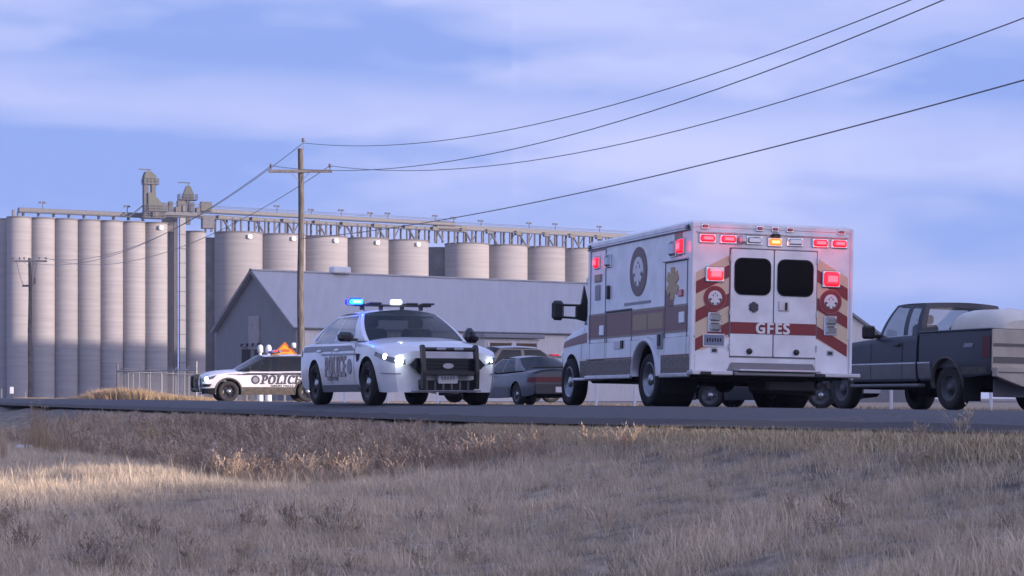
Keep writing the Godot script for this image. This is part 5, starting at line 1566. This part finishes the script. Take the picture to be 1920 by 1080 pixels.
# ------------------------------------------------------------------ pickup with tank
func make_pickup() -> void:
	var fwd := Vector3(-0.367, 0, -0.930)
	var rgt := Vector3(0.930, 0, -0.367)
	var rear := Vector3(7.53, EYE - 0.21, -35.0) + rgt * 0.80
	var o := thing("pickup_truck", "dark blue-grey extended-cab pickup with dusty cream tailgate", "pickup", rear + fwd * 1.765, PI - 1.195, "", 0.016)
	var P := {"keys": [[-0.86, 0.985, 1.30, 1.32, 0.50], [0.2, 0.985, 1.28, 1.31, 0.50], [0.7, 0.985, 1.25, 1.32, 0.50], [1.7, 0.975, 1.18, 1.28, 0.50], [2.3, 0.95, 1.11, 1.20, 0.48], [2.5, 0.90, 1.06, 1.12, 0.48]], "arches": [[1.765, 0.42, 0.46]], "mid": 0.85, "tuck": 0.03, "tumble": 0.02}
	obj("cab_body", body(P), M.truck_blue, o)
	var B := {"keys": [[-3.06, 0.97, 1.35, 1.35, 0.60], [-2.6, 0.985, 1.35, 1.35, 0.56], [-1.6, 0.985, 1.335, 1.335, 0.52], [-0.90, 0.985, 1.32, 1.32, 0.50]], "arches": [[-1.765, 0.42, 0.46]], "mid": 0.85, "tuck": 0.05, "tumble": 0.01, "open": true}
	obj("cargo_bed", body(B), M.truck_blue, o)
	for s in [-1.0, 1.0]:
		obj("bed_wall", box(Vector3(-1.98, 1.02, s * 0.90), Vector3(2.12, 0.6, 0.06)), M.black_satin, o)
		obj("bed_rail", box(Vector3(-1.98, 1.34, s * 0.935), Vector3(2.16, 0.035, 0.12), 0.014), M.truck_blue, o)
	obj("bed_floor", box(Vector3(-1.98, 0.74, 0), Vector3(2.12, 0.05, 1.78)), M.black_satin, o)
	obj("bed_headboard", box(Vector3(-0.93, 1.02, 0), Vector3(0.05, 0.58, 1.86)), M.truck_blue, o)
	greenhouse(o, {"xf0": 0.52, "xf1": 0.08, "xr1": -0.80, "xr0": -0.86, "ybf": 1.29, "ybr": 1.31, "yt": 1.86, "crown": 0.035, "wb": 0.93, "wt": 0.77, "bow": 0.06, "seat": -0.2, "arch": 0.015, "rear_pane": M.pane_clear, "rear_top": 0.84, "roof_paint": M.truck_roof, "win": [[-0.74, -0.50, -0.72, -0.50], [-0.36, 0.40, -0.36, 0.04]]}, M.truck_blue, M.pane)
	for k in 4:
		var s := 1 if k < 2 else -1
		wheel(o, Vector3(1.765 if k % 2 == 0 else -1.765, 0.38, 0.80 * s), 0.385, 0.25, s, M.rim_grey, "truck", M.tyre_dusty)
	obj("underbody", box(Vector3(-0.1, 0.52, 0), Vector3(5.0, 0.28, 1.2), 0.05), M.black, o)
	for s in [-1.0, 1.0]:
		for x in [-1.765, 1.765]: obj("wheel_well", box(Vector3(x, 0.76, s * 0.62), Vector3(1.0, 0.42, 0.08)), M.black, o)
	obj("transfer_case", box(Vector3(0.3, 0.34, 0.1), Vector3(0.6, 0.22, 0.5), 0.08), M.black, o)
	obj("rear_axle", bar(Vector3(-1.765, 0.38, -0.7), Vector3(-1.765, 0.38, 0.7), 0.07), M.black, o)
	for s in [-1.0, 1.0]:
		obj("chrome_trim", hug(P, [Vector2(-0.85, 0.80), Vector2(1.33, 0.80), Vector2(1.33, 0.825), Vector2(-0.85, 0.825)], s, 0.01, 10), M.polished, o)
		obj("lower_panel", hug(P, [Vector2(-0.85, 0.54), Vector2(1.33, 0.54), Vector2(1.33, 0.795), Vector2(-0.85, 0.795)], s, 0.006, 10), M.truck_grey, o)
		obj("lower_panel", hug(B, [Vector2(-1.31, 0.54), Vector2(-0.91, 0.54), Vector2(-0.91, 0.795), Vector2(-1.31, 0.795)], s, 0.006, 6), M.truck_grey, o)
		obj("lower_panel", hug(B, [Vector2(-2.96, 0.61), Vector2(-2.23, 0.60), Vector2(-2.23, 0.72), Vector2(-2.96, 0.72)], s, 0.006, 6), M.truck_dust, o)
		obj("chrome_trim", hug(B, [Vector2(-1.30, 0.80), Vector2(-0.91, 0.80), Vector2(-0.91, 0.825), Vector2(-1.30, 0.825)], s, 0.01, 6), M.polished, o)
		for x in [-0.42, 0.62]: obj("door_line", hug(P, [Vector2(x, 0.52), Vector2(x + 0.014, 0.52), Vector2(x + 0.014, 1.2), Vector2(x, 1.2)], s, 0.009, 2), M.black, o)
		obj("door_handle", box(Vector3(-0.25, 1.14, s * 1.0), Vector3(0.17, 0.05, 0.03), 0.01), M.black_satin, o)
		obj("running_board", box(Vector3(0.1, 0.42, s * 0.97), Vector3(2.3, 0.06, 0.16), 0.02), M.truck_grey, o)
		arch_trim(B, B.arches[0], s, 0.045, M.truck_dust, o)
		arch_trim(P, P.arches[0], s, 0.045, M.truck_dust, o)
		obj("tail_light", hug(B, [Vector2(-3.055, 0.86), Vector2(-2.85, 0.86), Vector2(-2.85, 1.22), Vector2(-3.055, 1.22)], s, 0.012, 4), M.lens_red_dark, o)
		obj("rear_badge", hug(B, [Vector2(-2.56, 1.05), Vector2(-2.30, 1.05), Vector2(-2.34, 1.12), Vector2(-2.60, 1.12)], s, 0.008, 3), M.decal_grey, o)
		mirror(o, Vector3(0.46, 1.38, s * 1.14), Vector3(0.1, 0.24, 0.26), M.black_satin, s)
		obj("mud_flap", box(Vector3(-2.3, 0.36, s * 0.80), Vector3(0.02, 0.42, 0.34)), M.black, o)
	# tail: dusty cream gate with bands, step bumper
	var R := Transform3D(Basis(Vector3.UP, -PI / 2), Vector3(-3.07, 0, 0))
	var tg := obj("tailgate", plate(rr(1.90, 0.70, 0.02, Vector2(0, 0.99)), R, -0.04, 0.012), M.cream_dusty, o)
	obj("gate_band", plate(rr(1.86, 0.05, 0.01, Vector2(0, 1.08)), R, 0.012, 0.02), M.truck_band, tg)
	obj("gate_band", plate(rr(1.86, 0.105, 0.01, Vector2(0, 0.83)), R, 0.012, 0.02), M.truck_band, tg)
	obj("gate_handle", plate(rr(0.22, 0.1, 0.02, Vector2(0, 0.93)), R, 0.012, 0.04), M.black_satin, tg)
	var bp := S(false)
	prism(bp, fb([Vector2(-0.95, 0.70), Vector2(0.95, 0.70), Vector2(0.95, 0.56), Vector2(0.45, 0.40), Vector2(-0.45, 0.40), Vector2(-0.95, 0.56)]), 0.02, 0.16, R)
	obj("step_bumper", bp, M.cream_dusty, o)
	obj("bumper_groove", plate(rr(1.86, 0.022, 0.004, Vector2(0, 0.625)), R, 0.16, 0.165), M.truck_band, o)
	obj("splash_flap", box(Vector3(-2.85, 0.37, -0.45), Vector3(0.03, 0.30, 0.62), 0.006), M.trim_grey, o)
	obj("spare_wheel", tyre_flat(Vector3(-2.45, 0.34, 0.0)), M.tyre, o)
	# tank lying in the bed
	var t := thing("water_tank", "dirty white plastic tank filling the pickup's bed", "tank", rear + fwd * 1.765, PI - 1.195, "", 0.016)
	var st := S()
	var rows := []
	for k in 17:
		var a := k / 16.0
		var x := lerpf(-3.04, -1.45, a)
		var e := pow(absf(a * 2 - 1), 5.0)
		var w := 0.80 * (1.0 - 0.14 * e)
		var top := 1.70 - 0.20 * e + 0.02 * a
		var r := PackedVector3Array()
		for j in 25:
			var th := lerpf(-0.2, PI + 0.2, j / 24.0)
			var cx := cos(th)
			var sy := sin(th)
			r.append(Vector3(x, 1.22 + (top - 1.22) * signf(sy) * pow(absf(sy), 0.55), w * signf(cx) * pow(absf(cx), 0.4)))
		rows.append(r)
	grid(st, rows)
	for e in [0, 16]:
		var c := Vector3(rows[e][0].x, 1.3, 0)
		st.set_smooth_group(-1)
		for j in 24: qo(st, [c, rows[e][j], rows[e][j + 1]], c - Vector3(1 if e else -1, 0, 0))
	obj("shell", st, M.tank, t)
	obj("cradle", box(Vector3(-2.17, 0.98, 0), Vector3(1.48, 0.46, 1.5), 0.04), M.tank, t)
	var lid := S()
	lathe(lid, [Vector2(0.2, 1.66), Vector2(0.2, 1.74), Vector2(0.05, 1.77), Vector2(0, 1.77)], 20, Transform3D(Basis.IDENTITY, Vector3(-2.2, -0.03, 0)))
	obj("lid", lid, M.tank, t)
	obj("valve", box(Vector3(-3.0, 1.42, 0.35), Vector3(0.1, 0.1, 0.14), 0.03), M.black_satin, t)

func tyre_flat(at: Vector3) -> SurfaceTool:
	var st := S()
	lathe(st, [Vector2(0.1, -0.1), Vector2(0.34, -0.11), Vector2(0.37, -0.06), Vector2(0.37, 0.06), Vector2(0.34, 0.11), Vector2(0.1, 0.1)], 28, Transform3D(Basis.IDENTITY, at))
	return st

# ------------------------------------------------------------------ civilian cars beyond
func plain_car(called: String, label: String, at: Vector3, turn: float, paint: Material, P: Dictionary, G: Dictionary, pane: Material, r: float, cladding: Material) -> Node3D:
	var o := thing(called, label, "car", at, turn)
	obj("body", body(P), paint, o)
	greenhouse(o, G, paint, pane, paint)
	obj("underbody", box(Vector3(0, 0.40, 0), Vector3(4.0, 0.36, 1.2), 0.05), M.black, o)
	for k in 4:
		var s := 1 if k < 2 else -1
		wheel(o, Vector3(P.arches[0][0] if k % 2 == 0 else P.arches[1][0], r, (ev(P.keys, 0, 1) - 0.13) * s), r, 0.21, s, M.rim_grey)
	for sg in [1.0, -1.0]:
		obj("sill_cladding", hug(P, [Vector2(-0.9, 0.22), Vector2(0.9, 0.22), Vector2(0.9, 0.5), Vector2(-0.9, 0.5)], sg, 0.012), cladding, o)
		mirror(o, Vector3(G.xf0 - 0.3, G.ybf + 0.08, sg * (G.wb + 0.16)), Vector3(0.12, 0.13, 0.2), M.black_satin, sg)
	return o

func make_cars() -> void:
	var P := {"keys": [[-2.35, 0.70, 0.78, 0.92, 0.36], [-2.25, 0.82, 0.86, 0.98, 0.28], [-1.8, 0.88, 0.90, 1.0, 0.24], [-0.3, 0.89, 0.86, 0.93, 0.20], [0.9, 0.885, 0.84, 0.93, 0.20], [1.7, 0.85, 0.72, 0.82, 0.20], [2.2, 0.72, 0.6, 0.68, 0.22]], "arches": [[1.36, 0.31, 0.36], [-1.36, 0.31, 0.36]], "tuck": 0.05, "tumble": 0.07, "mid": 0.55}
	var G := {"xf0": 0.95, "xf1": 0.2, "xr1": -0.85, "xr0": -1.62, "ybf": 0.88, "ybr": 0.95, "yt": 1.30, "crown": 0.06, "wb": 0.82, "wt": 0.60, "seat": -0.1, "win": [[-1.2, -0.4, -0.8, -0.4], [-0.33, 0.6, -0.33, 0.12]]}
	var base := Vector3(0.36, EYE - 0.19, -58.0)
	var o := plain_car("silver_car", "silver-grey sedan seen from behind with a wide red tail lamp strip", base, PI - 1.16, M.car_silver, P, G, M.pane_dark, 0.31, M.trim_grey)
	var R := Transform3D(Basis(Vector3.UP, -PI / 2), Vector3(-2.35, 0, 0))
	obj("tail_lamp_strip", plate(fb([Vector2(-0.74, 0.64), Vector2(0.74, 0.64), Vector2(0.72, 0.77), Vector2(-0.72, 0.77)]), R, -0.03, 0.02), M.lens_red_dark, o)
	for sg in [1.0, -1.0]: obj("tail_light", hug(P, [Vector2(-2.34, 0.62), Vector2(-2.1, 0.63), Vector2(-2.12, 0.76), Vector2(-2.34, 0.76)], sg, 0.012, 8), M.lens_red_dark, o)
	obj("spoiler", box(Vector3(-2.18, 1.04, 0), Vector3(0.22, 0.04, 1.5), 0.015), M.black_satin, o)
	obj("bumper", plate(rr(1.48, 0.26, 0.05, Vector2(0, 0.45)), R, -0.05, 0.06), M.trim_dark, o)
	obj("license_plate", plate(rr(0.3, 0.15, 0.01, Vector2(0.0, 0.43)), R, 0.06, 0.065), M.plate_white, o)
	# dark crossover behind it
	var P2 := {"keys": [[-2.2, 0.75, 0.9, 1.0, 0.4], [-2.0, 0.88, 0.98, 1.04, 0.32], [0.0, 0.91, 0.98, 1.04, 0.26], [1.0, 0.90, 0.96, 1.06, 0.26], [1.8, 0.84, 0.82, 0.94, 0.26], [2.15, 0.7, 0.72, 0.8, 0.3]], "arches": [[1.3, 0.34, 0.40], [-1.3, 0.34, 0.40]], "tuck": 0.05, "tumble": 0.06, "mid": 0.6}
	var G2 := {"xf0": 1.0, "xf1": 0.3, "xr1": -0.9, "xr0": -2.0, "ybf": 1.02, "ybr": 1.04, "yt": 1.66, "crown": 0.07, "wb": 0.85, "wt": 0.68, "seat": 0.0, "win": [[-1.6, -0.45, -0.95, -0.45], [-0.35, 0.7, -0.35, 0.22]]}
	var d := plain_car("dark_car", "dark grey car with a sloping rear roof, between police sedan and silver car", Vector3(-0.30, EYE - 0.13, -63.5), PI + 0.35, M.car_dark, P2, G2, M.pane_dark, 0.34, M.trim_dark)
	obj("high_brake_lamp", box(Vector3(-1.5, 1.47, -0.5), Vector3(0.3, 0.06, 0.3), 0.02), M.lens_red, d)
	# a car mostly hidden behind the ambulance: only its wheel and underside show
	var c := plain_car("parked_car", "dark car hidden behind the ambulance, its wheel and underside showing below", Vector3(6.3, EYE - 0.24, -49.0), PI - 0.45, M.car_dark, P, G, M.pane_dark, 0.31, M.trim_dark)

# ------------------------------------------------------------------ palette
func make_materials() -> void:
	var conc := noise_tex(0.012, 2, Color(0.80, 0.79, 0.78), Color(1, 1, 1), 512, 5)
	var pour := noise_tex(0.02, 9, Color(0.93, 0.925, 0.92), Color(1, 1, 1), 512, 4, Vector2i(8, 1))
	var streak := noise_tex(0.03, 14, Color(0.86, 0.85, 0.84), Color(1, 1, 1), 512, 4, Vector2i(1, 16))
	var fine := noise_tex(0.03, 15, Color(0.94, 0.94, 0.94), Color(1, 1, 1), 512, 4, Vector2i(1, 8))
	M.concrete = tri(mat(Color(0.325, 0.31, 0.305), 0.9), pour, Vector3(0.03, 0.12, 0.03), true)
	M.concrete_b = tri(mat(Color(0.30, 0.288, 0.282), 0.9), pour, Vector3(0.027, 0.10, 0.027), true)
	M.concrete_c = tri(mat(Color(0.345, 0.33, 0.318), 0.9), pour, Vector3(0.034, 0.14, 0.034), true)
	M.concrete_tan = tri(mat(Color(0.225, 0.195, 0.165), 0.9), pour, Vector3(0.03, 0.12, 0.03), true)
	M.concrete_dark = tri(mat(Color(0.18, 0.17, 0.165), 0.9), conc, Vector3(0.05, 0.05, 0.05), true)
	M.steel = tri(mat(Color(0.15, 0.155, 0.165), 0.6), conc, Vector3(0.3, 0.3, 0.3), true)
	M.steel_dark = tri(mat(Color(0.10, 0.10, 0.11), 0.65), conc, Vector3(0.3, 0.3, 0.3), true)
	M.steel_green = tri(mat(Color(0.085, 0.095, 0.07), 0.6), streak, Vector3(0.3, 0.3, 0.3), true)
	M.steel_warm = tri(mat(Color(0.13, 0.125, 0.105), 0.6), conc, Vector3(0.3, 0.3, 0.3), true)
	M.galv = mat(Color(0.30, 0.30, 0.30), 0.5, 0.2)
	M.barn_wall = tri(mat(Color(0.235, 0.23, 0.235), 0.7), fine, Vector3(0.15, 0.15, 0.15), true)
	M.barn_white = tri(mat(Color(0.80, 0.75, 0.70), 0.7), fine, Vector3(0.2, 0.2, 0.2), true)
	M.barn_roof = tri(mat(Color(0.46, 0.45, 0.45), 0.6), fine, Vector3(0.08, 0.08, 0.08), true)
	M.barn_trim = mat(Color(0.26, 0.26, 0.28), 0.6)
	M.hatch = tri(mat(Color(0.45, 0.41, 0.39), 0.85), streak, Vector3(0.6, 0.6, 0.6), true)
	M.shutter = mat(Color(0.12, 0.07, 0.035), 0.7)
	M.void = mat(Color(0.015, 0.015, 0.017), 0.9)
	M.pole_wood = tri(mat(Color(0.225, 0.205, 0.185), 0.9), noise_tex(0.05, 31, Color(0.55, 0.53, 0.5), Color(1, 1, 1), 512, 4, Vector2i(1, 8)), Vector3(1.2, 0.4, 1.2), true)
	M.arm_wood = tri(mat(Color(0.28, 0.25, 0.22), 0.9), conc, Vector3(0.6, 0.6, 0.6), true)
	M.porcelain = mat(Color(0.16, 0.12, 0.11), 0.25)
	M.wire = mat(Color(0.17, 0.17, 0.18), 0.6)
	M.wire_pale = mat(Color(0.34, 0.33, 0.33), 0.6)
	M.sign_orange = mat(Color(0.9, 0.40, 0.03), 0.5)
	M.sign_red = mat(Color(0.6, 0.12, 0.03), 0.5)
	M.white = mat(Color(0.74, 0.74, 0.73), 0.55)
	M.white_gloss = mat(Color(0.8, 0.8, 0.8), 0.15, 0.0, 0.6)
	var dirt := noise_tex(0.01, 6, Color(0.93, 0.925, 0.92), Color(1, 1, 1), 512, 5)
	M.car_white = tri(mat(Color(0.81, 0.81, 0.82), 0.35, 0.0, 0.8), dirt, Vector3(0.5, 0.5, 0.5))
	M.amb_white = tri(mat(Color(0.82, 0.82, 0.825), 0.38, 0.0, 0.5), dirt, Vector3(0.4, 0.4, 0.4))
	M.car_silver = tri(mat(Color(0.095, 0.10, 0.112), 0.35, 0.3, 0.5), dirt, Vector3(0.5, 0.5, 0.5))
	M.car_dark = mat(Color(0.06, 0.055, 0.06), 0.3, 0.2, 0.7)
	M.truck_blue = tri(mat(Color(0.026, 0.036, 0.055), 0.5, 0.0, 0.15), dirt, Vector3(0.4, 0.4, 0.4))
	M.truck_grey = tri(mat(Color(0.17, 0.165, 0.17), 0.5, 0.1), dirt, Vector3(0.6, 0.6, 0.6))
	M.truck_dust = tri(mat(Color(0.15, 0.13, 0.11), 0.8), conc, Vector3(0.9, 0.9, 0.9))
	M.truck_band = mat(Color(0.13, 0.12, 0.11), 0.6)
	M.cream_dusty = tri(mat(Color(0.52, 0.46, 0.37), 0.7), dirt, Vector3(0.6, 0.6, 0.6))
	M.tank = tri(mat(Color(0.76, 0.71, 0.60), 0.45), dirt, Vector3(0.4, 0.4, 0.4))
	M.black = mat(Color(0.008, 0.008, 0.009), 0.8)
	M.black_satin = mat(Color(0.014, 0.014, 0.015), 0.45)
	M.black_gloss = mat(Color(0.012, 0.012, 0.013), 0.12, 0.0, 0.6)
	M.dark = mat(Color(0.03, 0.03, 0.032), 0.9)
	M.seat = mat(Color(0.04, 0.04, 0.043), 0.9)
	M.gasket = mat(Color(0.16, 0.16, 0.18), 0.7)
	M.trim_grey = mat(Color(0.14, 0.14, 0.15), 0.7)
	M.trim_dark = mat(Color(0.03, 0.03, 0.034), 0.6)
	M.trim_brown = tri(mat(Color(0.13, 0.115, 0.095), 0.8), conc, Vector3(0.9, 0.9, 0.9))
	M.tyre = tri(mat(Color(0.018, 0.018, 0.019), 0.85), conc, Vector3(2, 2, 2))
	M.tyre_dusty = tri(mat(Color(0.05, 0.046, 0.043), 0.9), conc, Vector3(2, 2, 2))
	M.rim_dark = mat(Color(0.03, 0.03, 0.032), 0.4, 0.4)
	M.rim_grey = mat(Color(0.09, 0.09, 0.095), 0.5, 0.3)
	M.rim_steel = mat(Color(0.28, 0.29, 0.31), 0.3, 0.8)
	M.truck_roof = mat(Color(0.045, 0.04, 0.045), 0.75)
	M.lens_red_dark = mat(Color(0.10, 0.006, 0.012), 0.5)
	M.core_red = emit(Color(1.0, 0.30, 0.36), 1.1, Color(0.5, 0.3, 0.3))
	M.core_amber = emit(Color(1.0, 0.75, 0.42), 1.1, Color(0.5, 0.4, 0.3))
	M.core_blue = emit(Color(0.35, 0.85, 1.0), 4.0, Color(0.5, 0.5, 0.5))
	M.pane_wind = glass(Color(0.02, 0.028, 0.03), 0.8)
	M.pane_wind.metallic_specular = 0.3
	M.hub = mat(Color(0.42, 0.42, 0.43), 0.25, 0.9)
	M.chrome = mat(Color(0.6, 0.6, 0.62), 0.15, 0.95)
	M.polished = tri(mat(Color(0.62, 0.62, 0.64), 0.32, 0.6), dirt, Vector3(1, 1, 1))
	M.tread_dark = mat(Color(0.20, 0.20, 0.21), 0.5, 0.5)
	M.tread_brown = tri(mat(Color(0.22, 0.19, 0.165), 0.5, 0.3), conc, Vector3(2, 2, 2))
	M.decal_grey = mat(Color(0.26, 0.26, 0.29), 0.5)
	M.decal_dark = mat(Color(0.055, 0.055, 0.07), 0.5)
	M.decal_gold = mat(Color(0.33, 0.29, 0.27), 0.5)
	M.maroon = mat(Color(0.22, 0.022, 0.028), 0.45)
	M.maroon_dull = mat(Color(0.235, 0.125, 0.115), 0.5)
	M.mauve = mat(Color(0.17, 0.12, 0.125), 0.5)
	M.tan_dull = mat(Color(0.30, 0.24, 0.20), 0.5)
	M.gold_dull = mat(Color(0.34, 0.24, 0.14), 0.5)
	M.gold = mat(Color(0.46, 0.34, 0.17), 0.5)
	M.cream = mat(Color(0.68, 0.52, 0.36), 0.5)
	M.crest_edge = mat(Color(0.42, 0.2, 0.2), 0.5)
	M.crest_white = mat(Color(0.7, 0.7, 0.7), 0.5)
	M.plate_white = mat(Color(0.62, 0.6, 0.6), 0.5)
	M.plate_blue = mat(Color(0.16, 0.19, 0.27), 0.4)
	M.pane = glass(Color(0.06, 0.075, 0.08), 0.45)
	M.pane_clear = glass(Color(0.2, 0.22, 0.24), 0.2)
	M.pane_dark = glass(Color(0.012, 0.015, 0.018), 0.9)
	M.pane_dark.metallic_specular = 0.35
	M.pane_black = mat(Color(0.006, 0.006, 0.008), 0.06)
	M.pane_black.metallic_specular = 0.12
	M.lens_dark = mat(Color(0.10, 0.105, 0.12), 0.1, 0.3, 0.8)
	M.lens_clear = mat(Color(0.40, 0.42, 0.46), 0.12, 0.5, 0.8)
	M.lens_chrome = mat(Color(0.35, 0.36, 0.36), 0.12, 0.8, 0.6)
	M.lens_smoke = mat(Color(0.03, 0.03, 0.035), 0.15, 0.0, 0.6)
	M.lens_red = mat(Color(0.45, 0.02, 0.04), 0.12, 0.0, 0.8)
	M.lens_red_dull = mat(Color(0.16, 0.012, 0.02), 0.3, 0.0, 0.4)
	M.lens_blue = emit(Color(0.0, 0.02, 1.0), 1.1, Color(0.02, 0.03, 0.4))
	M.lamp_white = emit(Color(0.9, 0.97, 1.0), 5.0, Color(0.8, 0.8, 0.8))
	M.lamp_blue = emit(Color(0.08, 0.42, 1.0), 5.0, Color(0.1, 0.2, 0.8))
	M.lamp_red = emit(Color(1.0, 0.07, 0.17), 1.05, Color(0.5, 0.06, 0.08))
	M.lamp_red_soft = emit(Color(1.0, 0.10, 0.14), 0.75, Color(0.5, 0.1, 0.1))
	M.lamp_amber = emit(Color(1.0, 0.50, 0.15), 1.0, Color(0.5, 0.3, 0.1))

func _ready() -> void:
	# camera
	var cam := Camera3D.new()
	cam.name = "camera"
	cam.position = Vector3(0, EYE, 0)
	var near := 0.2
	cam.set_frustum(1080.0 / 3850.0 * near, Vector2(0, 207.0 / 3850.0 * near), near, 9000.0)
	add_child(cam)
	cam.current = true
	# sky, sun, exposure
	var env := Environment.new()
	env.background_mode = Environment.BG_SKY
	env.sky = Sky.new()
	env.sky.sky_material = make_sky()
	env.tonemap_mode = Environment.TONE_MAPPER_LINEAR
	env.tonemap_exposure = 1.25
	env.fog_enabled = true
	env.fog_density = 0.00025
	env.fog_light_color = Color(0.80, 0.84, 0.96)
	env.sdfgi_enabled = true
	env.ssao_enabled = true
	env.ssil_enabled = true
	var we := WorldEnvironment.new()
	we.name = "world"
	we.environment = env
	add_child(we)
	var sun := DirectionalLight3D.new()
	sun.name = "sun"
	sun.light_color = Color(1.0, 0.91, 0.86)
	sun.light_energy = 1.6
	sun.light_angular_distance = 0.6
	sun.shadow_enabled = true
	add_child(sun)
	sun.look_at_from_position(SUN * 100.0, Vector3.ZERO, Vector3.UP)
	rng.seed = 77
	bump.seed = 3
	bump.frequency = 0.4
	make_materials()
	make_ground()
	make_casters()
	make_elevator()
	make_barn()
	make_poles()
	make_small()
	make_ambulance()
	make_sedan()
	make_suv()
	make_pickup()
	make_cars()
	make_grass()
